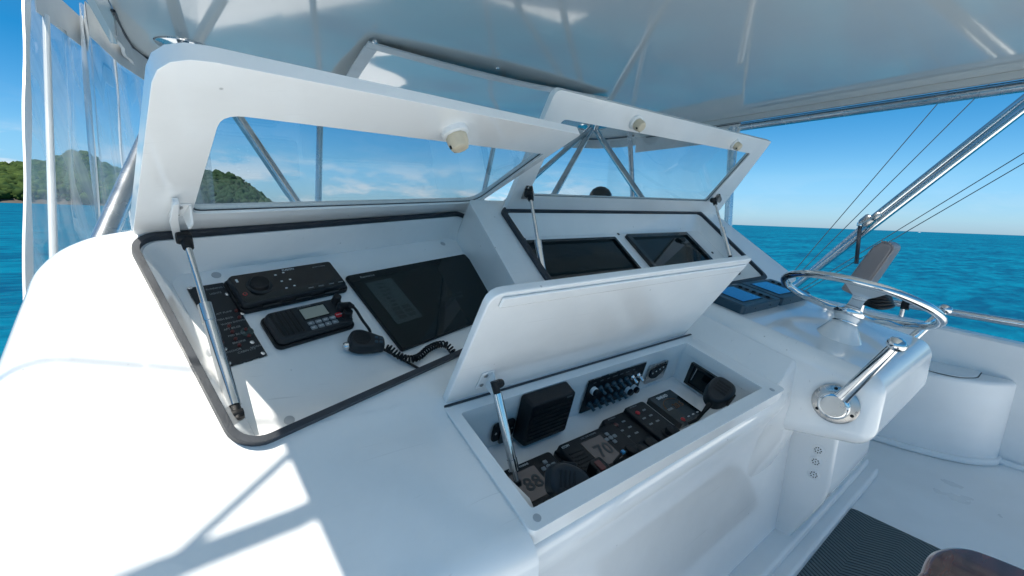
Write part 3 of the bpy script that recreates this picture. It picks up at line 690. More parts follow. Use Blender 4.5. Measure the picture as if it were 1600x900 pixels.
strut(GLd.W(290, 372, .03), FL.W(370, 648, -.03), .42, .0098, .0052, 'chrome gas strut holding up the port lid, beside the black switch panel')
strut(GCd.W(828, 303, .02), FC.W(851, 440, -.02), .55, .0098, .0055, 'gas strut at the port end of the centre lid, in front of the left screen')
strut(GCd.W(1116, 313, .02), FC.W(1142, 405, -.02), .48, .0098, .0055, 'gas strut at the starboard end of the centre lid')
P1 = GBd.W(774, 602, .03); P0 = FB.W(812, 772, DB + .02); strut(P0, P1, .22, .0088, .0045, 'chrome gas strut propping the lid of the radio box')

# ------------------------------------------------------------------ instruments in the port tray
# switch panel
f = FL.shift(0, 0, DL); a0, a1, b0, b1 = f.ext(.004, (292, 449), (358, 440), (416, 551), (358, 572))
a0, a1 = f.px(292, 449, .004)[0], f.px(416, 551, .004)[0]; b1, b0 = f.px(330, 444, .004)[1], f.px(390, 562, .004)[1]
t = thing('switch_panel', 'narrow black switch panel with faint legends and chrome screws behind the strut', 'switch panel', f.P((a0 + a1) / 2, (b0 + b1) / 2))
bx(f, a0, a1, b0, b1, .0005, .004, r=.002).build('panel_plate', PLT, t, bevel=.0008)
bx(f, a0 - .001, a1 + .001, b0 - .0015, b1 + .001, .0003, .0012).build('panel_backing', SSB, t)
for x, y in ((297, 450), (353, 442), (355, 460), (379, 490), (394, 535), (411, 552), (351, 546), (357, 568)):
    a, b = f.px(x, y, .004); s_ = lathe(f.P(a, b, .004), f.n, [(.0042, 0), (.004, .0012), (.0022, .0022)], 12).build('screw', SS, t, smooth=40)
for x, y in ((369, 486), (374, 496), (358, 510), (363, 519), (384, 515), (389, 525), (347, 536), (374, 540), (368, 530)):
    a, b = f.px(x, y, .004); lathe(f.P(a, b, .004), f.n, [(.0033, 0), (.003, .0035), (.0015, .0045)], 10).build('breaker_button', REDK, t, smooth=40)
a, b = f.px(386, 518, .004); lathe(f.P(a, b, .004), f.n, [(.011, .0001), (.011, .0004)], 18).build('breaker_guard', INKT, t)
for x, y, s in ((322, 454, 'RUNNING'), (328, 461, 'LIGHTS'), (350, 450, 'FWD'), (335, 493, 'BAIT PUMP'), (340, 502, 'FISH BOX'), (346, 509, 'WASH DOWN'), (350, 517, 'AFT BILGE'), (357, 527, 'MID BILGE'), (364, 538, 'ENGINE'), (372, 553, 'CABIN LTS'), (392, 545, 'HORN'), (352, 553, 'ANCHOR')):
    a, b = f.px(x, y, .004); text(f, a, b, .0042, .0062, s, INKD, t)

# stereo
f = FL.shift(0, 0, DL); HT = .025; pa = lambda x, y, h=HT: f.px(x, y, h)
a0, a1, b0, b1 = pa(364, 452)[0], pa(530, 424)[0], pa(462, 461)[1], pa(440, 418)[1]
t = thing('marine_stereo', 'black stereo head unit with a large round knob, topmost on the port tray', 'stereo', f.P((a0 + a1) / 2, (b0 + b1) / 2))
w, h = a1 - a0, b1 - b0; fs_ = f.shift(a0, b0)
bx(fs_, -.003, w + .003, -.004, h + .002, .0005, .012, r=.012).build('bezel', PLA, t, bevel=.003)
bx(fs_, 0, w, 0, h, .012, HT, r=.010, taper=.035).build('body', PLT, t, bevel=.004, seg=3)
bx(fs_, .006, w - .006, .004, h - .004, HT - .0005, HT + .0012, r=.006).build('face', PLG, t, bevel=.0006)
for k in range(3): bx(Fr(fs_.P(.035 + k * .065, -.0022, .012), fs_.u, fs_.n), 0, .035, 0.001, .006, -.001, .0024).build('slot', PLG, t)
kb = fs_.P(.047, h * .5, HT); 
lathe(kb, f.n, [(.0235, 0), (.0235, .003), (.0215, .0045)], 32).build('knob_ring', PLT, t, smooth=40)
lathe(kb, f.n, [(.0185, .0045), (.0178, .012), (.0165, .0135), (.0, .0125)], 32).build('knob', PLA, t, smooth=40)
for a, b, s in ((.088, .76, .0045), (.106, .80, .0045), (.092, .52, .0045), (.110, .53, .0045), (.092, .27, .0045), (.110, .30, .0045)):
    bx(fs_, a - s / 2, a + s / 2, h * b - s / 3, h * b + s / 3, HT + .0012, HT + .0016).build('button', INK, t)
text(fs_, w * .47, h * .85, HT + .0014, .0075, 'FUSION', INK, t); text(fs_, w * .76, h * .80, HT + .0014, .0045, 'AM/FM MARINE', INKD, t)
for k, a in enumerate((.62, .72, .83, .93)): bx(fs_, w * a - .006, w * a + .006, h * .12, h * .12 + .002, HT + .0012, HT + .0015).build('soft_key', INKD, t)
lathe(fs_.P(.014, h * .32, HT + .0012), f.n, [(.0042, 0), (.0042, .0006)], 14).build('power_ring', RED, t); lathe(fs_.P(.014, h * .32, HT + .0012), f.n, [(.0028, .0003), (.0028, .0009)], 14).build('power_key', PLG, t)
bx(fs_, .012, .016, h * .72, h * .82, HT + .0012, HT + .0016).build('source_key', INK, t)

# VHF radio
HT = .027; pa = lambda x, y, h=HT: f.px(x, y, h)
a0, a1, b0, b1 = pa(416, 500)[0], pa(550, 490)[0], pa(500, 516)[1], pa(470, 476)[1]
t = thing('vhf_radio', 'black radio with a pale display, ribbed grille and red button, below the stereo', 'radio', f.P((a0 + a1) / 2, (b0 + b1) / 2)); w, h = a1 - a0, b1 - b0; fs_ = f.shift(a0, b0)
bx(fs_, -.003, w + .003, -.003, h + .003, .0005, .010, r=.012).build('bezel', PLA, t, bevel=.002)
bx(fs_, 0, w, 0, h, .010, HT, r=.012, taper=.04).build('body', PLT, t, bevel=.005, seg=3)
for k in range(5): bx(fs_, .010 + k * .0095, .0145 + k * .0095, .008, h - .007, HT - .001, HT + .0025, r=.002).build('grille_rib', PLA, t, bevel=.001)
bx(fs_, w * .39, w * .735, h * .42, h * .86, HT - .0005, HT + .001, r=.002).build('display_frame', PLG, t)
bx(fs_, w * .405, w * .72, h * .46, h * .82, HT + .001, HT + .0016).build('display', LCD, t)
for j in range(2):
    for k in range(4):
        a = w * (.40 + .095 * k); b = h * (.29 - .155 * j); kk = bx(fs_, a, a + .0125, b - .0045, b + .0045, HT - .0005, HT + .002, r=.002).build('key', BTN, t, bevel=.0006)
        text(fs_, a + .002, b - .002, HT + .0021, .0048, ('HI', 'SCN', 'CH', 'MEM', 'LO', 'DW', '16', 'CL')[j * 4 + k], INK, kk)
rk = bx(fs_, w * .775, w * .775 + .014, h * .33 - .006, h * .33 + .006, HT - .0005, HT + .003, r=.004).build('distress_key', RED, t, bevel=.001)
text(fs_, w * .775 + .001, h * .33 - .0018, HT + .0031, .004, 'DISTRESS', INK, rk)
for b_, r_ in ((.83, .0095), (.22, .0105)):
    lathe(fs_.P(w * .91, h * b_, HT), f.n, [(r_ * 1.1, 0), (r_ * 1.1, .002), (r_, .003), (r_ * .92, .016), (r_ * .7, .018)], 18).build('knob', PLA, t, smooth=40)
jk = fs_.P(w * .90, h * .52, HT)
lathe(jk, f.n, [(.010, 0), (.010, .012), (.008, .014)], 16).build('mic_socket', PLT, t, smooth=40)
text(fs_, w * .40, h * .90, HT + .0004, .005, 'VHF MARINE', INKD, t)
# microphone with its leads
mc = FL.W(572, 533, DL + .02); f2 = FL.shift(*FL.px(570, 533, DL + .02), DL, rot=radians(-32))
t = thing('hand_microphone', 'black fist microphone with a coiled cord lying on the port tray', 'microphone', f2.P(0, 0))
pl = spline([(-.034, .006), (-.030, .021), (-.014, .028), (.006, .025), (.03, .018), (.042, .013), (.044, -.011), (.03, -.018), (.006, -.025), (-.014, -.027), (-.03, -.02)], 4, True)
prism(f2, pl, .004, .030, taper=.10).build('mic_body', PLT, t, bevel=.007, seg=4)
lathe(f2.P(-.008, .001, .029), f2.n, [(.019, 0), (.0185, .0018), (.017, .0022)], 28).build('speaker_face', PLA, t, smooth=40)
for k in range(8):
    y = -.0135 + k * .0039; L = sqrt(max(1e-6, .0165 ** 2 - y * y)); bx(f2, -.008 - L, -.008 + L, .001 + y - .0008, .001 + y + .0008, .0308, .0322).build('grille_bar', PLT, t)
for a, b in ((.022, .006), (.032, .005), (.022, -.006), (.032, -.005)): bx(f2, a - .0035, a + .0035, b - .003, b + .003, .0285, .0315, r=.001).build('key', BLUEGREY, t, bevel=.0005)
lathe(f2.P(-.033, -.012, .012), f2.P(-.043, -.018, .012) - f2.P(-.033, -.012, .012), [(.0085, 0), (.0085, .006), (.006, .009)], 14).build('hang_button', SS, t, smooth=40)
pc = [f2.P(.044, 0, .016)] + [FL.W(x, y, DL + .014) for x, y in ((611, 546), (624, 556), (640, 561), (655, 557), (668, 546), (682, 539), (695, 538), (704, 545), (709, 553))]
sp = np.array(spline(pc, 26)); L = np.concatenate([[0], np.cumsum(np.linalg.norm(np.diff(sp, axis=0), axis=1))]); nt_ = 26; N = nt_ * 9
s_i = np.linspace(.006, L[-1], N); cp = np.stack([np.interp(s_i, L, sp[:, k]) for k in range(3)], 1); tn = np.gradient(cp, axis=0); tn /= np.linalg.norm(tn, axis=1)[:, None]
hx = []
for i in range(N):
    x = nrm(FL.n - tn[i] * (FL.n @ tn[i])); y = np.cross(tn[i], x); th = 2 * pi * i / 9; hx.append(cp[i] + .0068 * (x * cos(th) + y * sin(th)))
tube(hx, .0024, 6).build('coiled_cord', PLA, t, smooth=60)
tube(spline([jk + f.n * .012, FL.W(548, 478, DL + .055), FL.W(556, 484, DL + .04), FL.W(566, 500, DL + .03), FL.W(578, 517, DL + .02), f2.P(.01, .02, .012)], 6), .0032, 8).build('mic_lead', PLA, t, smooth=60)
tube([jk + f.n * .01, FL.W(546, 477, DL + .056), FL.W(551, 479, DL + .05)], [.008, .0078, .005], 12).build('plug', PLA, t, smooth=60)
tube(spline([f2.P(.04, -.006, .01), FL.W(625, 560, DL + .008), FL.W(640, 568, DL + .006), FL.W(655, 576, DL + .005)], 5), .003, 8).build('straight_lead', PLA, t, smooth=60)

# chart display
HT = .012; pa = lambda x, y, h=HT: f.px(x, y, h)
a0, a1, b1, b0 = pa(541, 429)[0] , pa(725, 397)[0], pa(640, 412)[1], pa(627, 547)[1]; a0 = .5 * (pa(541, 429)[0] + pa(627, 547)[0]); a1 += .004
t = thing('chart_display', 'large black glass chart display lying on the port tray', 'display', f.P((a0 + a1) / 2, (b0 + b1) / 2)); w, h = a1 - a0, b1 - b0; fs_ = f.shift(a0, b0)
bx(fs_, 0, w, 0, h, .0005, HT - .002, r=.006).build('housing', PLA, t, bevel=.002)
bx(fs_, .0015, w - .0015, .0015, h - .0015, HT - .002, HT, r=.006).build('glass', SCR, t, bevel=.0006)
bx(fs_, w * .07, w * .955, h * .075, h * .88, HT, HT + .0003).build('screen', SCR, t)
text(fs_, w * .075, h * .925, HT + .0004, .0095, 'Raymarine', INKD, t)
bx(fs_, w * .075, w * .26, h * .27, h * .85, HT + .0003, HT + .0006).build('menu_area', INKT, t)
for k in range(7): text(fs_, w * .13, h * (.79 - .05 * k), HT + .0008, .009, ('12.4 V', '084 M', '17.2 FT', '0.0 KT', '28.5 C', '1450', 'GPS')[k], PLG, t)
for j in range(3):
    for k in range(2): bx(fs_, w * (.115 + .07 * k), w * (.165 + .07 * k), h * (.43 - .055 * j), h * (.47 - .055 * j), HT + .0006, HT + .0009).build('menu_tile', PLG, t)
for k, s in enumerate(('GPS', 'NO LINE POSITION', 'TV FIX POSITION')): text(fs_, w * .56, h * (.47 - .055 * k), HT + .0005, .0105, s, INKT, t, align='CENTER')

# ------------------------------------------------------------------ screens of the centre block
f = FC.shift(0, 0, -.045)
def cscreen(a0, a1, b0, b1, label, tint=False, bez=.016):
    t = thing('monitor', label, 'monitor', f.P((a0 + a1) / 2, (b0 + b1) / 2))
    prism(f, rrect(a0, a1, b0, b1, .004), .0005, .016, rrect(a0 + bez, a1 - bez, b0 + bez, b1 - bez, .002, 4)).build('bezel', PLG, t, bevel=.0025)
    bx(f, a0 + bez - .002, a1 - bez + .002, b0 + bez - .002, b1 - bez + .002, .0008, .008).build('screen', SCR, t)
    return t
q = lambda x, y: f.px(x, y, .016)
c0, c1 = q(819, 377)[0], q(960, 368)[0]; d0, d1 = q(980, 367)[0], q(1072, 361)[0]; tp = q(900, 372)[1]
cscreen(c0, c1, tp - .275, tp, 'wide dark monitor at the port side of the centre recess', bez=.012)
cscreen(d0, d1, q(1020, 364)[1] - .275, q(1020, 364)[1], 'narrower dark monitor with a raised bezel at the starboard side of the centre recess', bez=.02)
a, b = FC.px(1149, 424, -.045); t = thing('power_socket', 'small round black socket at the starboard end of the centre recess', 'socket', f.P(a, b))
lathe(f.P(a, b, 0), f.n, [(.022, .0005), (.022, .006), (.017, .012)], 20).build('socket_ring', PLA, t, smooth=40); lathe(f.P(a, b, .012), f.n, [(.014, 0), (.013, .006)], 16).build('socket_cap', PLT, t, smooth=40)

# twin instruments on the pod deck
def podinst(x0, x1, label, cut=0):
    a0, a1 = x0, x1; b0, b1 = PB0, PB1
    t = thing('fish_finder', label, 'instrument', FP.P((a0 + a1) / 2, (b0 + b1) / 2)); w, h = a1 - a0, b1 - b0; fs_ = FP.shift(a0, b0)
    bx(fs_, 0, w, 0, h, -.002, .030, r=.014).build('housing', BLUEGREY, t, bevel=.005, seg=3)
    bx(fs_, w * .13, w * .66, h * .16, h * .86, .0295, .0312, r=.003).build('screen_frame', PLA, t)
    bx(fs_, w * .15, w * .64, h * .18, h * .84, .0312, .0318).build('screen', SCRB, t)
    bx(fs_, w * .72, w * .86, h * .05, h * .95, .0295, .0305, r=.003).build('key_strip', PLA, t)
    for k in range(5): lathe(fs_.P(w * .79, h * (.16 + .155 * k), .0305), FP.n, [(.007, 0), (.007, .003), (.005, .0045)], 14).build('key', PLA, t, smooth=40)
    bx(fs_, w * .74, w * .86, h * .90, h * .96, .0305, .0312).build('logo_plate', INKD, t)
    e = Fr(fs_.P(0, 0, 0), fs_.u, fs_.n)
    for k in (.3, .7): lathe(e.P(w * k, .014, 0), -fs_.v, [(.003, 0), (.003, .001)], 8).build('vent_hole', PLG, t)
q = lambda x, y: FP.px(x, y, .03)
PB0 = q(1165, 479)[1]; PB1 = q(1152, 442)[1]; n0, n1 = q(1165, 479)[0], q(1210, 462)[0]; n2 = q(1245, 450)[0]
podinst(n0, n1 - .004, 'blue screened instrument on the pod, nearest the radio box lid')
podinst(n1 + .004, n1 + .004 + (n1 - n0 - .008), 'blue screened instrument on the pod, partly under the steering wheel rim')

# ------------------------------------------------------------------ inside the radio box
BW = Fr(FB.P(0, -.021, 0), FB.u, FB.n)        # back wall, v = towards the rim
BW.n = -FB.v
f = BW; q = lambda x, y, h=.0: BW.px(x, y, h)
a, b = q(785, 670); t = thing('outlet_plate', 'small black outlet plate behind the strut on the rear wall of the radio box', 'outlet', f.P(a, b))
bx(f, a - .028, a + .028, b - .024, b + .024, .0005, .006, r=.009).build('plate', PLA, t, bevel=.002)
for s in (-1, 1): lathe(f.P(a + s * .021, b, .006), f.n, [(.003, 0), (.003, .001)], 10).build('screw', SSB, t)
bx(f, a - .012, a + .012, b - .03, b + .012, .006, .011, r=.004).build('flap', PLG, t, bevel=.001)
a0, a1, b0, b1 = q(820, 660, .03)[0], q(890, 640, .03)[0], q(857, 680, .03)[1], q(857, 620, .03)[1]
b0 = max(b0, DB + .004)
t = thing('extension_speaker', 'black louvred speaker box on the rear wall of the radio box', 'speaker', f.P((a0 + a1) / 2, (b0 + b1) / 2))
bx(f, a0, a1, b0, b1, .0005, .038, r=.008, taper=.06).build('speaker_case', PLA, t, bevel=.004, seg=3)
for k in range(8): y = b0 + .014 + (b1 - b0 - .030) * k / 8; bx(f, a0 + .012, a1 - .010, y, y + (b1 - b0) * .05, .037, .0405, r=.001).build('louvre', PLA, t)
text(f, a1 - .03, b1 - .013, .0383, .006, 'ICOM', INKD, t)
# toggle switch panel
A0, A1 = q(903, 650)[0], q(1009, 565)[0]; B0, B1 = max(q(903, 655)[1], DB + .003), q(950, 585)[1]
t = thing('toggle_panel', 'black panel with two rows of toggle switches on the rear wall of the radio box', 'switch panel', f.P((A0 + A1) / 2, (B0 + B1) / 2)); w, h = A1 - A0, B1 - B0; fs_ = f.shift(A0, B0); fs_.n = f.n
bx(fs_, -.002, w + .002, -.001, h + .002, .0005, .002).build('backing', SSB, t)
bx(fs_, 0, w, 0, h, .002, .004).build('panel_plate', PLA, t)
ax_t = nrm(f.n * .9 - f.v * .55 + f.u * .3)
for j in range(2):
    for k in range(8):
        a = w * (.10 + .112 * k) ; b = h * (.68 if j == 0 else .24)
        btn = (j == 0 and k == 0) or (j == 1 and k >= 6)
        if btn:
            c_ = lathe(fs_.P(a, b, .004), f.n, [(.0105, 0), (.0105, .008), (.009, .009)], 18).build('push_button_collar', WPA, t, smooth=40)
            lathe(fs_.P(a, b, .013), f.n, [(.0092, 0), (.0092, .007), (.007, .009)], 18).build('push_button', PLA, c_, smooth=40); continue
        m_ = SS if (j == 0 and k >= 6) else TOG
        c_ = lathe(fs_.P(a, b, .004), f.n, [(.0078, 0), (.0078, .004), (.0060, .006), (.0056, .011)], 14).build('toggle_boot', m_, t, smooth=40)
        p0 = fs_.P(a, b, .010); tube([p0, p0 + ax_t * .005, p0 + ax_t * .016], [.0048, .0036, .0046], 10).build('toggle_lever', m_, c_, smooth=50)
for k in range(7): text(fs_, w * (.10 + .112 * k), h * .89, .0042, .0045, ('NAV', 'DECK', 'BAIT', 'COCKPIT', 'WIPER', 'BLWR', 'TRIM')[k], INKD, t, align='CENTER')
# gauge plate
a0, a1, b0, b1 = q(1006, 595)[0], q(1043, 565)[0], q(1010, 598)[1], q(1025, 568)[1]; b0 = max(b0, DB + .012)
t = thing('remote_control_plate', 'grey metal plate with dark fan shaped keypad in the radio box corner', 'control plate', f.P((a0 + a1) / 2, (b0 + b1) / 2)); w, h = a1 - a0, b1 - b0; fs_ = f.shift(a0, b0); fs_.n = f.n
bx(fs_, 0, w, 0, h, .0005, .004, r=.008).build('plate', SSB, t, bevel=.001)
pl = rpoly([(w * .08, h * .45), (w * .22, h * .28), (w * .5, h * .22), (w * .78, h * .45), (w * .95, h * .85), (w * .08, h * .8)], .008)
prism(fs_, pl, .004, .0065).build('keypad', PLA, t, bevel=.001)
for k in range(4): lathe(fs_.P(w * (.22 + .17 * k), h * (.58 + .05 * k), .0065), f.n, [(.0028, 0), (.002, .0015)], 10).build('key', INK, t)
# right wall display
BR = Fr(FB.P(.781, 0, 0), -FB.v, FB.n); BR.n = -FB.u
q = lambda x, y, h=.0: BR.px(x, y, h)
a0, a1, b1, b0 = q(1073, 590)[0], q(1145, 590)[0], q(1079, 562)[1], max(q(1073, 602)[1], DB + .012)
t = thing('wall_unit', 'black recessed unit with a smoky cover on the side wall of the radio box', 'unit', BR.P((a0 + a1) / 2, (b0 + b1) / 2)); w, h = a1 - a0, b1 - b0; fs_ = BR.shift(a0, b0); fs_.n = BR.n
prism(fs_, rrect(0, w, 0, h, .002), .0005, .010, rrect(.012, w - .012, .008, h - .006, .001, 4)).build('frame', PLG, t, bevel=.0015)
bx(fs_, .010, w - .010, .006, h - .004, .0006, .004).build('cover', PLT, t)
bx(fs_, .018, w - .03, .014, h - .014, .004, .0055, r=.002).build('cover_panel', SCR, t)
for k in (.2, .72): tube([fs_.P(w * k, h * .9, .011), fs_.P(w * k - .004, h * .3, .011)], .0012, 6).build('clip', SS, t)

# radios on the floor
FF = FB.shift(0, 0, DB); f = FF
def extf(h, *p): return FF.ext(h, *p)
def radio(a0, a1, b0, b1, HT, label, name, digits, grille=False):
    t = thing(name, label, 'radio', f.P((a0 + a1) / 2, (b0 + b1) / 2)); w, h = a1 - a0, b1 - b0; fs_ = f.shift(a0, b0)
    bx(fs_, -.002, w + .002, -.002, h + .002, .0005, HT * .5, r=.008).build('bezel', PLA, t, bevel=.002)
    bx(fs_, 0, w, 0, h, HT * .5, HT, r=.008, taper=.03).build('body', PLA, t, bevel=.004, seg=3)
    x0 = w * .30 if grille else w * .06; x1 = x0 + w * (.34 if grille else .5)
    bx(fs_, x0, x1, h * .28, h * .84, HT - .0004, HT + .001, r=.002).build('display', LCDB, t)
    text(fs_, (x0 + x1) / 2 + .006, h * .44, HT + .0012, h * .35, digits, INKK, t, align='CENTER', bold=.0008)
    if grille:
        for k in range(9): bx(fs_, w * .05, w * .25, h * (.12 + .075 * k), h * (.155 + .075 * k), HT - .001, HT + .0015).build('grille_rib', PLA, t)
    cx, cy = (x1 + w * (.10 if grille else .2)), h * .70
    for k in range(4):
        dx, dy = ((.013, 0), (0, .012), (-.013, 0), (0, -.012))[k]
        bx(fs_, cx + dx - .0048, cx + dx + .0048, cy + dy - .0042, cy + dy + .0042, HT - .0004, HT + .002, r=.0015).build('arrow_key', BTN, t, bevel=.0005)
    lathe(fs_.P(cx, cy, HT), f.n, [(.0055, 0), (.0055, .002)], 14).build('enter_key', BTN, t, smooth=40)
    for k in range(5): bx(fs_, x0 + .016 * k, x0 + .016 * k + .011, h * .12, h * .19, HT - .0004, HT + .0016, r=.001).build('soft_key', INKD, t)
    text(fs_, x0 + .01, h * .90, HT + .0005, .006, 'DSC VHF MARINE', INK if not grille else INKD, t)
    return t, fs_, w, h
HT = .036
a0, b1 = f.px(806, 738, HT)[0], f.px(850, 706, HT)[1]; a1 = f.px(866, 712, HT)[0]
radio(a0 - .03, a1 + .002, max(b1 - .115, -.245), b1, HT, 'black radio with 88 on its brown display at the near end of the radio box', 'box_radio', '88')
a0 = f.px(871, 698, HT)[0]; b1 = f.px(905, 680, HT)[1]; a1 = f.px(968, 668, HT)[0]
t_, fs_, w, h = radio(a0, a1, max(b1 - .125, -.245), b1, HT, 'black radio with 70 on its brown display in the middle of the radio box', 'box_radio', '70', True)
text(fs_, .006, h * .88, HT + .0006, .008, 'ICOM', INK, t_)
for k, (da, db) in enumerate(((.80, .30), (.93, .22))): lathe(fs_.P(w * da, h * db, HT), f.n, [(.015, 0), (.0145, .012), (.012, .014)], 22).build('knob', PLA, t_, smooth=40)
# twin key controllers
def keyunit(a0, a1, b0, b1, HT, label, red, led=False):
    t = thing('autopilot_control', label, 'control unit', f.P((a0 + a1) / 2, (b0 + b1) / 2)); w, h = a1 - a0, b1 - b0; fs_ = f.shift(a0, b0)
    bx(fs_, 0, w, 0, h, .0005, HT, r=.009, taper=.05).build('case', PLA, t, bevel=.004, seg=3)
    lathe(fs_.P(w * .28, h * .80, HT), f.n, [(.0062, 0), (.0058, .002), (.004, .003)], 14).build('standby_key', RED if led else REDK, t, smooth=40)
    for j in range(3):
        for k in range(2):
            if (j, k) == (0, 0): continue
            bx(fs_, w * (.2 + .33 * k), w * (.2 + .33 * k) + .011, h * (.79 - .13 * j), h * (.79 - .13 * j) + .004, HT, HT + .0014).build('key', INKD, t)
    lathe(fs_.P(w * .5, h * .26, HT), f.n, [(.020, 0), (.020, .003), (.0165, .004), (.0155, .016), (.013, .018)], 26).build('dial', PLA, t, smooth=40)
    text(fs_, w * .2, h * .92, HT + .0006, .005, 'AUTOPILOT', INKD, t)
    return t
HT = .030
a0, a1, b1 = f.px(936, 655, HT)[0], f.px(972, 640, HT)[0], f.px(950, 650, HT)[1]
keyunit(a0, a1 + .004, b1 - .155, b1, HT, 'black key unit with dark red key beside the radio showing 70', False)
a0, a1, b1 = f.px(974, 640, HT + .01)[0], f.px(1006, 628, HT + .01)[0], f.px(985, 631, HT + .01)[1]
keyunit(a0 + .004, a1 + .004, b1 - .16, b1, HT + .01, 'black key unit with a bright red key and a round dial', True, True)
# depth display
HT = .018; c4 = [(1012, 622), (1047, 608), (1095, 640), (1063, 664)]
a0 = f.px(1012, 622, HT)[0]; a1 = f.px(1047, 608, HT)[0]; b1 = .5 * (f.px(1012, 622, HT)[1] + f.px(1047, 608, HT)[1]); b0 = f.px(1063, 664, HT)[1]
t = thing('depth_display', 'flat black depth display with amber figures and a red key', 'display', f.P((a0 + a1) / 2, (b0 + b1) / 2)); w, h = a1 - a0, b1 - b0; fs_ = f.shift(a0, b0)
bx(fs_, 0, w, 0, h, .0005, HT, r=.003).build('case', PLG, t, bevel=.0015)
text(fs_, w * .22, h * .83, HT + .0005, .013, 'SIMRAD', INK, t, bold=.0004); text(fs_, w * .40, h * .42, HT + .0005, h * .22, '20.5', AMB, t)
pts = [fs_.P(w * .12 + w * .36 * (1 - cos(s)), h * .48 + h * .28 * sin(s), HT + .0004) for s in np.linspace(.1, 2.4, 14)]; tube(pts, .0009, 5).build('dial_arc', AMB, t)
bx(fs_, w * .12, w * .32, h * .44, h * .50, HT, HT + .0006).build('mode_tile', INKD, t)
lathe(fs_.P(w * .20, h * .09, HT), f.n, [(.0065, 0), (.006, .0015), (.004, .0022)], 14).build('light_key', RED, t, smooth=40)
for k in (.42, .62, .82): bx(fs_, w * k, w * k + .008, h * .08, h * .11, HT, HT + .001).build('key', INK, t)
# microphones standing in the box
def boxmic(p, ax, up, s, label, m=PLT):
    ax = nrm(ax); fr = Fr(p, ax, up); t = thing('fist_microphone', label, 'microphone', p)
    pl = spline([(-.036, 0), (-.032, .02), (-.014, .03), (.012, .028), (.036, .017), (.044, 0), (.036, -.017), (.012, -.028), (-.014, -.03), (-.032, -.02)], 4, True)
    pl = [(a * s, b * s) for a, b in pl]; prism(fr, pl, -.014 * s, .018 * s, taper=.14).build('mic_body', m, t, bevel=.007 * s, seg=4)
    bx(fr, -.012 * s, .016 * s, .020 * s, .030 * s, -.006 * s, .012 * s, r=.003).build('talk_key', PLA, t, bevel=.002)
    for k in range(4): bx(fr, (-.016 + .008 * k) * s, (-.0125 + .008 * k) * s, -.014 * s, .014 * s, .0175 * s, .0192 * s).build('grille_bar', PLA, t)
    return t, fr
p = FB.W(1124, 613, -.02)
ax_ = nrm(-FB.u * .8 - FB.n * .42 - FB.v * .1); t_, fr = boxmic(p, ax_, np.cross(nrm(-nrm(p) + FB.n * .5), ax_), 1.12, 'dark blue grey microphone standing at the far end of the radio box')
e = fr.P(.044, 0, 0); tube([e, e + (fr.P(.1, 0, -.004) - e) * .5, FF.W(1090, 655, .03), FF.W(1075, 662, .015)], [.007, .0045, .004, .004], 10).build('cord', PLA, t_, smooth=60)
p = FB.W(884, 752, -.022)
ax_ = nrm(FB.u * .8 - FB.v * .5 - FB.n * .05); t_, fr = boxmic(p, ax_, np.cross(nrm(-nrm(p) + FB.n * .3), ax_), 1.0, 'dark blue grey microphone leaning beside the radio showing 88')
tube(spline([fr.P(.04, 0, 0), fr.P(.065, .004, .004), FF.W(935, 735, .05), FF.W(950, 730, .03)], 5), .004, 8).build('cord', PLA, t_, smooth=60)
p = FF.W(934, 734, .05); t = thing('spare_radio_plug', 'black plug with a red band between the middle radio and the front wall', 'plug', p)
fr = Fr(p, FB.u, FB.v); bx(fr, -.012, .02, -.018, .018, -.035, .012, r=.005).build('plug_body', PLA, t, bevel=.003); bx(fr, -.006, .008, -.012, .010, .0122, .014, r=.002).build('red_band', REDK, t)
p = FF.W(973, 708, .05); t = thing('cable_tag', 'small bright blue tag on a cable beside the middle radio', 'tag', p); bx(Fr(p, FB.u, FB.v), -.004, .004, -.004, .004, 0, .006).build('tag_band', BLUE, t, bevel=.001)
tube(spline([FF.W(955, 728, .03), p, FF.W(984, 705, .03)], 5), .003, 8).build('cable', PLA, t, smooth=60)

# ------------------------------------------------------------------ steering wheel and levers
wc = atlat(1336, 468, 1.6); wn = nrm([.44, -.11, 1.0]); wr = .2045
sw = thing('steering_wheel', 'polished steel destroyer wheel on the helm pod', 'steering wheel', FP.W(1309, 510))
wx = nrm(np.cross([0, 1, 0], wn)); wy = np.cross(wn, wx)
cir = lambda r, t, h=0: wc + r * (wx * cos(t) + wy * sin(t)) + wn * h
tube([cir(wr - .011, t) for t in np.linspace(0, 2 * pi, 73)[:-1]], .0115, 14, closed=True).build('rim', SS, sw, smooth=60)
HB_ = -.042
for k in range(3):
    t0 = radians(-42) + 2 * pi * k / 3
    pts = [cir(.02, t0, HB_ + .004), cir(.06, t0, HB_ + .004), cir(.11, t0, HB_ + .018), cir(.155, t0, -.02), cir(wr - .014, t0, -.002)]
    sp = spline(pts, 5); n = len(sp); mb = MB(); vs = []
    for i, p in enumerate(sp):
        u = i / (n - 1); hw = .026 - .010 * sin(pi * u) + (.03 * max(0, u - .72) / .28); tt = wy * cos(t0) - wx * sin(t0)
        th = .004
        for s, hh in ((-1, -th), (-.55, th), (.55, th), (1, -th)): vs.append(p + tt * hw * s + wn * hh * (1 if hh > 0 else 1))
    fs = [(i * 4 + j, (i + 1) * 4 + j, (i + 1) * 4 + (j + 1) % 4, i * 4 + (j + 1) % 4) for i in range(n - 1) for j in range(4)] + [(0, 1, 2, 3), (n * 4 - 4, n * 4 - 3, n * 4 - 2, n * 4 - 1)]
    mb.add(vs, fs).build('spoke', SS, sw, smooth=70)
lathe(wc + wn * (HB_ - .018), wn, [(.034, 0), (.040, .008), (.040, .018), (.03, .026), (.012, .029)], 28).build('hub', SS, sw, smooth=45)
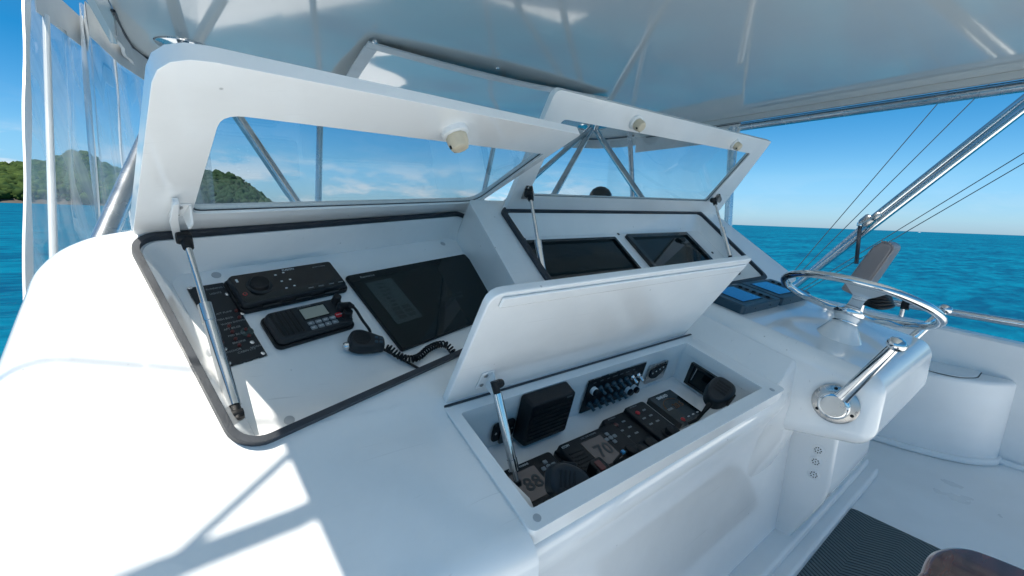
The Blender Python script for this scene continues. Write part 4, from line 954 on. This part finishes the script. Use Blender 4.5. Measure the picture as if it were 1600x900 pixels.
lathe(wc + wn * (HB_ - .036), wn, [(.027, 0), (.030, .010), (.033, .018)], 24).build('hub_neck', GEL, sw, smooth=60)
lathe(wc + wn * (HB_ - .042), wn, [(.032, 0), (.034, .003), (.034, .006), (.028, .009)], 28).build('collar_ring', SS, sw, smooth=40)
bs = wc + wn * (HB_ - .042); lathe(bs, wn, [(.088, -.085), (.066, -.052), (.052, -.030), (.042, -.013), (.036, 0)], 32).build('pod_boss', GEL, sw, smooth=70)
def lever(base, nn, tip, label):
    base, tip = np.array(base, float), np.array(tip, float); nn = nrm(nn); t = thing('control_lever', label, 'lever', base)
    lathe(base, nn, [(.050, 0), (.050, .003), (.046, .005), (.02, .006)], 36).build('base_flange', SSB, t, smooth=40)
    for a in (.6, 2.7, 4.8):
        x = nrm(np.cross(nn, [0, 0, 1])); y = np.cross(nn, x); lathe(base + (x * cos(a) + y * sin(a)) * .041, nn, [(.0045, .004), (.004, .0065), (.002, .007)], 10).build('screw', PLA, t)
    lathe(base, nn, [(.033, .005), (.034, .012), (.034, .026), (.031, .031), (.027, .0325)], 32).build('pivot_hub', SS, t, smooth=35)
    lathe(base, nn, [(.0265, .0325), (.0255, .0335)], 32).build('hub_cap', SSB, t, smooth=35)
    d = nrm(tip - base); s = np.cross(d, nn); p0 = base + nn * .018 + d * .028; p1 = tip + nn * .022; mb = MB(); vs = []
    for i, (u, hw, hh) in enumerate(((0, .0175, .0125), (.08, .0155, .0115), (.5, .0135, .0105), (.93, .0115, .0095), (1, .010, .008))):
        c = p0 + (p1 - p0) * u
        for k in range(12):
            a = 2 * pi * k / 12; e = lambda v: math.copysign(abs(v) ** .6, v); vs.append(c + s * hw * e(cos(a)) + nn * hh * e(sin(a)))
    fs = [(i * 12 + k, i * 12 + (k + 1) % 12, (i + 1) * 12 + (k + 1) % 12, (i + 1) * 12 + k) for i in range(4) for k in range(12)] + [tuple(range(12)), tuple(range(48, 60))]
    mb.add(vs, fs).build('arm', SS, t, smooth=50)
    lathe(p1 - d * .012, d, [(.010, 0), (.0165, .004), (.0185, .012), (.0165, .021), (.009, .026)], 22).build('knob', SS, t, smooth=60)
lb = atlat(1305, 631, 1.268); lt = atlat(1402, 537, 1.268 - .03)
lever(lb, (-1, -.12, .10), lt, 'chrome control lever on the near side of the helm pod')
lt2 = atlat(1474, 485, 1.97); lever((1.935, lt2[1] + .085, lt2[2] - .16), (1, -.1, .1), lt2, 'chrome control lever on the far side of the helm pod behind the wheel')
t = thing('compass_dome', 'small black domed compass behind the centre lid window', 'compass', atz(937, 300, .12) if False else (0, 0, 0))
cp_ = FC.P(.52, .20, -.02); d = ray(938, 309); cpx = d * (cp_[1] / d[1]); t.location = Vector(cpx)
lathe(cpx, (0, 0, 1), [(.052, -.10), (.052, 0), (.048, .018), (.036, .036), (.018, .047), (.002, .05)], 28).build('dome', PLG, t, smooth=50)
tube([cpx + np.array([0, 0, -.10]), cpx + np.array([0, 0, -.45])], .03, 14).build('pedestal', PLA, t, smooth=40)

# ------------------------------------------------------------------ hardtop, skirts, curtains
HZ = .72; PE = -.22; SE = 3.0
ht = thing('hardtop', 'glossy white hardtop over the flybridge', 'hardtop', (1.4, 1, HZ))
front = spline([(PE, 2.3), (PE, 2.55), (PE + .03, 2.85), (-.03, 3.08), (.35, 3.25), (1.3, 3.33), (2.2, 3.1), (2.72, 2.82), (2.95, 2.6), (SE, 2.3)], 5)
outl = [(PE, -.45)] + [tuple(p) for p in front] + [(SE, -.45)]
outl = outl[::-1]
ys_ = sorted(set([-.45, .2, .85, 1.5, 2.0] + [p[1] for p in front])); fy = np.array(front); kt = int(np.argmax(fy[:, 1])); yt = fy[kt, 1]; lf, rt = fy[:kt + 1], fy[kt:][::-1]
vs = []; nx = 14
for y in np.concatenate([np.linspace(-.45, 2.3, 12), 2.3 + (yt - .0005 - 2.3) * np.sin(np.linspace(.08, pi / 2, 18))]):
    xl = PE if y <= 2.3 else np.interp(y, np.maximum.accumulate(lf[:, 1]), lf[:, 0]); xr = SE if y <= 2.3 else np.interp(y, np.maximum.accumulate(rt[:, 1]), rt[:, 0])
    vs += [(xl + (xr - xl) * i / nx, y, HZ) for i in range(nx + 1)]
ny = len(vs) // (nx + 1); nb = len(vs); vs += [(x, y, HZ + .07) for x, y, z in vs]
fs = [(j * (nx + 1) + i, j * (nx + 1) + i + 1, (j + 1) * (nx + 1) + i + 1, (j + 1) * (nx + 1) + i) for j in range(ny - 1) for i in range(nx)]
fs += [tuple(nb + k for k in f[::-1]) for f in fs]
rimv = [i for i in range(nx + 1)] + [j * (nx + 1) + nx for j in range(1, ny)] + [(ny - 1) * (nx + 1) + i for i in range(nx - 1, -1, -1)] + [j * (nx + 1) for j in range(ny - 2, 0, -1)]
fs += [(a, b, nb + b, nb + a) for a, b in zip(rimv, rimv[1:] + rimv[:1])]
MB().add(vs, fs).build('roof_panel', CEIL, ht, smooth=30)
def strip(pts, h0, h1, th, name, m, parent, wav=0., smooth=60):
    mb = MB(); P = [np.array(p, float) for p in pts]; n = len(P); vs = []
    for i, p in enumerate(P):
        d = nrm(P[min(i + 1, n - 1)] - P[max(i - 1, 0)]); nn = np.array([-d[1], d[0]]); o = wav * sin(i * 1.7) + wav * .6 * sin(i * 3.1)
        for s, z in ((0, h0), (0, h1), (th, h1), (th, h0)):
            q = p + nn * (s + (o if z == h1 else o * .2)); vs.append((q[0], q[1], z))
    fs = [(i * 4 + j, (i + 1) * 4 + j, (i + 1) * 4 + (j + 1) % 4, i * 4 + (j + 1) % 4) for i in range(n - 1) for j in range(4)] + [(0, 1, 2, 3), (4 * n - 4, 4 * n - 3, 4 * n - 2, 4 * n - 1)]
    return mb.add(vs, fs).build(name, m, parent, smooth=smooth)
edge = [(PE, -.45 + .3 * i) for i in range(10)] + [tuple(p) for p in front]
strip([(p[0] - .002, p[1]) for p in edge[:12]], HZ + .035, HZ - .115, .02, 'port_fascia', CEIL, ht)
strip([tuple(p) for p in front[1:]], HZ - .001, HZ - .085, .012, 'front_header', FAB, ht, wav=.006)
tube([(p[0], p[1], HZ - .006) for p in front], .006, 8).build('front_edge_bead', SEAL, ht, smooth=50)
# starboard track: coving, bolt rope groove and tube
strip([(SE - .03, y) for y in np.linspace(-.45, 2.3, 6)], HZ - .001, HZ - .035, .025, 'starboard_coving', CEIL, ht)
tube([(SE - .028, -.45, HZ - .040), (SE - .028, 2.2, HZ - .040)], .0028, 8).build('track_groove', SEAL, ht)
tube([(SE, -.45, HZ - .062), (SE, 1.5, HZ - .062)], .024, 16).build('edge_tube', ALU, ht, smooth=40)
# ceiling flanges for the frame tubes
fl0 = atz(290, 73, HZ); fl1 = atz(925, 198, HZ)
# clear curtains
def curtain(top, bot, name, label, hems, wav=.008, m=None):
    T = np.array(spline(top, 10)); B = np.array(spline(bot, 10)); n = len(T); nz = 9; vs = []
    t = thing(name, label, 'curtain', bot[0])
    for i in range(n):
        d = nrm((T[min(i + 1, n - 1)] - T[max(i - 1, 0)]) * [1, 1, 0]); nn = np.array([-d[1], d[0], 0])
        for k in range(nz):
            u = k / (nz - 1); o = wav * (sin(i * .83 + 2.1 * u) + .6 * sin(i * 1.9 + 1.3 * u)) * sin(pi * min(1, u + .08)) * (0 if i == 0 else 1)
            vs.append(T[i] * (1 - u) + B[i] * u + nn * o)
    fs = [(i * nz + k, i * nz + k + 1, (i + 1) * nz + k + 1, (i + 1) * nz + k) for i in range(n - 1) for k in range(nz - 1)]
    MB().add(vs, fs).build('clear_sheet', m or VINYL, t, smooth=80)
    for i, w_, amp in hems:
        i = min(i, n - 1); col = [np.array(vs[i * nz + k]) for k in range(nz)]
        d = nrm((T[min(i + 1, n - 1)] - T[max(i - 1, 0)]) * [1, 1, 0]); nn = np.array([-d[1], d[0], 0]); hv = []
        for j, c in enumerate(spline(col, 4)):
            c = c + d * amp * sin(j * .35 + i)
            for s in (-1, 1):
                for h in (-.0025, .0025): hv.append(c + d * w_ * s * (1 + .25 * sin(j * .5)) + nn * h)
        m_ = len(hv) // 4; fs = [(q * 4 + a, q * 4 + b, q * 4 + 4 + b, q * 4 + 4 + a) for q in range(m_ - 1) for a, b in ((0, 1), (1, 3), (3, 2), (2, 0))]
        MB().add(hv, fs).build('hem', WPA, t, smooth=40)
    return t
zt0 = HZ - .02
tp = [np.array(atlat(x, y, PE - .06)) for x, y in ()]
h0 = atz(41, -40, zt0); hb = atz(44, 480, -.26); off = hb - h0
tp = [h0, np.array([-.34, h0[1] + .38, zt0]), np.array([-.30, 2.25, zt0]), np.array([-.26, 2.6, zt0]), np.array([-.17, 2.95, zt0]), np.array([.05, 3.2, zt0])]
bt = [p + np.array([off[0], off[1] * 1.0, off[2]]) * k - np.array([0, 0, .0]) + np.array([0, 0, off[2] * (1 - k)]) for p, k in zip(tp, (1, .8, .6, .5, .4, .3))]
cu = curtain(tp, bt, 'side_curtain', 'clear vinyl side curtain with white hems at the far left', [(0, .016, 0), (14, .004, .008), (30, .006, .008)])
strip([p[:2] + np.array([.012, 0]) for p in tp[:5]], zt0 + .01, HZ - .125, .003, 'header_band', FAB, cu)
pq0, pq1 = tp[0] * .70 + tp[1] * .30, bt[0] * .70 + bt[1] * .30; tube([pq0 + (pq1 - pq0) * .1, pq1], .009, 14).build('curtain_pole', WPA, cu, smooth=50)
ct = [np.array([SE - .02, 1.46, HZ - .03]), np.array([SE - .02, 1.9, HZ - .03]), np.array([SE - .02, 2.3, HZ - .03]), np.array([SE - .06, 2.55, HZ - .03])]
cv = curtain(ct, [p - np.array([0, 0, .55]) for p in ct], 'corner_curtain', 'short clear vinyl curtain at the starboard front corner of the hardtop', [(0, .008, 0)], wav=.003, m=VINYL2)
strip([(SE - .022, 1.46), (SE - .022, 1.9), (SE - .022, 2.3)], HZ - .03, HZ - .15, .003, 'header_band', FAB, cv)
# curtain folded up flat below the ceiling
fc_ = thing('stowed_curtain', 'clear vinyl front curtain with a white canvas border stowed under the ceiling', 'curtain', (.5, 2.1, HZ - .04))
zc = HZ - .010; c1, c2, c3 = atz(575, 62, zc), atz(897, 138, zc), atz(524, 130, zc); ex = nrm((c2 - c1) * [1, 1, 0]); ey = nrm((c3 - c1) * [1, 1, 0]); Wd = np.linalg.norm(c2 - c1) + .25; Ld = .95
fq = Fr(c1, ex, ey); fq.n = np.array([0, 0, 1.]); fq.v = ey
vs = []; nx, ny = 26, 16
for i in range(nx + 1):
    for j in range(ny + 1):
        u, v = i / nx, j / ny; z = -.008 - .075 * v - .020 * sin(pi * u) * (1 - v) + .012 * sin(u * 7 + v * 3) * v * (1 - u * .3) + .010 * sin(v * 8 + u * 4) * v
        vs.append(fq.P(u * Wd, v * Ld, z))
fs = [(i * (ny + 1) + j, (i + 1) * (ny + 1) + j, (i + 1) * (ny + 1) + j + 1, i * (ny + 1) + j + 1) for i in range(nx) for j in range(ny)]
STOW = mat('stowed_vinyl', (.62, .67, .69), .03, coat=1.0, ior=1.7); MB().add(vs, fs).build('vinyl_sheet', STOW, fc_, smooth=80)
def border(a0, b0, a1, b1, w_, name):
    d = nrm(np.array([a1 - a0, b1 - b0])); nn = np.array([-d[1], d[0]]); mb = MB(); hv = []; N = 22
    for i in range(N + 1):
        p = np.array([a0, b0]) + (np.array([a1, b1]) - [a0, b0]) * i / N; u, v = np.clip(p[0] / Wd, 0, 1), np.clip(p[1] / Ld, 0, 1)
        z = -.008 - .075 * v - .020 * sin(pi * u) * (1 - v) + .012 * sin(u * 7 + v * 3) * v * (1 - u * .3) + .010 * sin(v * 8 + u * 4) * v
        for s, h in ((-.004, -.004), (w_, -.006), (w_, .001), (-.004, .003)): q = p + nn * s; hv.append(fq.P(q[0], q[1], z + h))
    fs = [(i * 4 + j, (i + 1) * 4 + j, (i + 1) * 4 + (j + 1) % 4, i * 4 + (j + 1) % 4) for i in range(N) for j in range(4)] + [(0, 1, 2, 3), (4 * N, 4 * N + 1, 4 * N + 2, 4 * N + 3)]
    mb.add(hv, fs).build(name, FAB, fc_, smooth=50)
border(0, 0, Wd, 0, .055, 'canvas_border'); border(0, Ld, 0, .05, .05, 'canvas_border')
for x, y in ((585, 64), (772, 107)):
    a, b = fq.px(x, y, -.016); p = fq.P(a, b, -.02); lathe(p, (0, 0, -1), [(.010, -.006), (.010, .002), (.006, .005)], 16).build('snap_stud', SS, fc_, smooth=40)

# ------------------------------------------------------------------ windscreen frame tubes
wf = thing('windscreen_frame', 'steel tube frame between the dash and the hardtop', 'frame', (1.2, 2.2, 0))
def frametube(a, b, r, m=SS): tube([a, b], r, 16).build('frame_tube', m, wf, smooth=40)
def footpt(x, y, dist): return atdist(x, y, dist)
def ext_(a, b, k): a, b = np.array(a), np.array(b); return b + (b - a) * k
f1 = footpt(172, 350, 1.55); frametube(fl0 + [0, 0, -.01], ext_(fl0, f1, .12), .025, ALU)
f2_ = footpt(472, 332, 2.45); frametube(fl0 + [.03, .02, -.01], ext_(fl0, f2_, .2), .024)
t3b = footpt(497, 330, 2.75); t3a = footpt(500, 190, 2.8); frametube(ext_(t3b, t3a, .30), ext_(t3a, t3b, .3), .0185, ALU)
t4b = footpt(752, 318, 3.0); t4a = footpt(771, 232, 3.05); frametube(ext_(t4b, t4a, .75), ext_(t4a, t4b, .5), .0165, ALU)
f5 = footpt(866, 303, 2.9); frametube(fl1 + [0, 0, -.01], ext_(fl1, f5, .5), .022)
f6 = footpt(1004, 313, 3.0); frametube(fl1 + [.03, 0, -.01], ext_(fl1, f6, .5), .022)
f7 = footpt(806, 302, 2.9); frametube(fl1 + [-.04, -.02, -.02], ext_(fl1, f7, .4), .018)
t8b = footpt(989, 312, 3.3); t8a = footpt(985, 235, 3.4); frametube(ext_(t8b, t8a, .45), ext_(t8a, t8b, .6), .019, ALU)
t9b = footpt(1137, 366, 2.75); t9a = footpt(1143, 236, 2.8); frametube(ext_(t9b, t9a, .28), ext_(t9a, t9b, .3), .0215, ALU)
for p in (fl0, fl1): lathe(p, (0, 0, -1), [(.115, .0005), (.112, .006), (.07, .012), (.035, .03)], 30).build('ceiling_flange', SS, wf, smooth=40)
# port side braces of the hardtop, outside the picture, that shade the wing
pb = thing('side_brace', 'steel brace tubes on the port edge of the hardtop', 'brace', (PE, .8, HZ))
def sunup(x, y, z): p = FL.W(x, y); return p + SUN * ((z - p[2]) / SUN[2])
A_, B_ = sunup(480, 803, HZ - .03), sunup(240, 897, HZ - .03); tube([A_ + (A_ - B_) * .1, B_ + (B_ - A_) * .35], .0125, 12).build('brace_tube', ALU, pb, smooth=40)
A_, B_ = sunup(440, 722, HZ - .02), sunup(262, 884, HZ - .02); tube([A_ + (A_ - B_) * .1, B_], .005, 12).build('brace_stay', ALU, pb, smooth=40)

A_, B_ = sunup(-20, 552, HZ + .5), sunup(296, 577, HZ + .5); tag(tube([B_ + (B_ - A_) * 2, A_ + (A_ - B_) * 3], .0038, 8).build('stay_wire', WIRE), 'thin stay wire high over the port wing', 'wire')
# ------------------------------------------------------------------ outrigger with halyards
og = thing('outrigger', 'long polished outrigger pole slanting up past the starboard side', 'outrigger', (3.3, 1.5, -.4))
o1, o2 = atlat(1268, 427, 3.35), atlat(1600, 170, 3.40); tube([ext_(o2, o1, .25), o1, o2, ext_(o1, o2, 1.2)], .0215, 16).build('pole', SS, og, smooth=40)
o3, o4 = atlat(1352, 350, 3.37), atlat(1600, 154, 3.42); tube([o3, o4, ext_(o3, o4, 1.2)], .019, 14).build('inner_tube', SS, og, smooth=40)
s1, s2 = atlat(1270, 420, 3.40), atlat(1352, 350, 3.42); tube([ext_(s2, s1, .3), s2], .014, 12).build('stay_tube', ALU, og, smooth=40)
k_ = atlat(1356, 345, 3.32); lathe(k_ - nrm(o2 - o1) * .03, o2 - o1, [(.034, 0), (.036, .01), (.036, .05), (.03, .06)], 18).build('clamp', SSB, og, smooth=40)
lathe(atlat(1368, 339, 3.30) - nrm(o2 - o1) * .02, o2 - o1, [(.020, 0), (.022, .01), (.022, .04), (.016, .05)], 14).build('clamp', SSB, og, smooth=40)
u0, u1 = atlat(1344, 350, 3.3), atlat(1338, 412, 3.3); tube([u0, u1], .011, 12).build('shock_cord', SEAL, og, smooth=40)
lathe(u0, (0, 0, 1), [(.016, -.012), (.018, 0), (.012, .014)], 14).build('shackle', SS, og, smooth=40)
for (x0, y0, x1, y1), lab in (((1477, 148, 1242, 422), 'upper thin halyard nearest the windscreen'), ((1535, 142, 1252, 424), 'second thin halyard beside the outrigger pole'), ((1600, 239, 1288, 430), 'upper of the two halyards right of the outrigger pole'), ((1600, 255, 1296, 432), 'lower of the two halyards right of the outrigger pole')):
    a, b = atlat(x0, y0, 3.5), atlat(x1, y1, 3.5); tag(tube([ext_(b, a, 1.2), ext_(a, b, .3)], .0026, 6).build('halyard', WIRE, None, smooth=60), lab, 'rope', 'outrigger halyards')
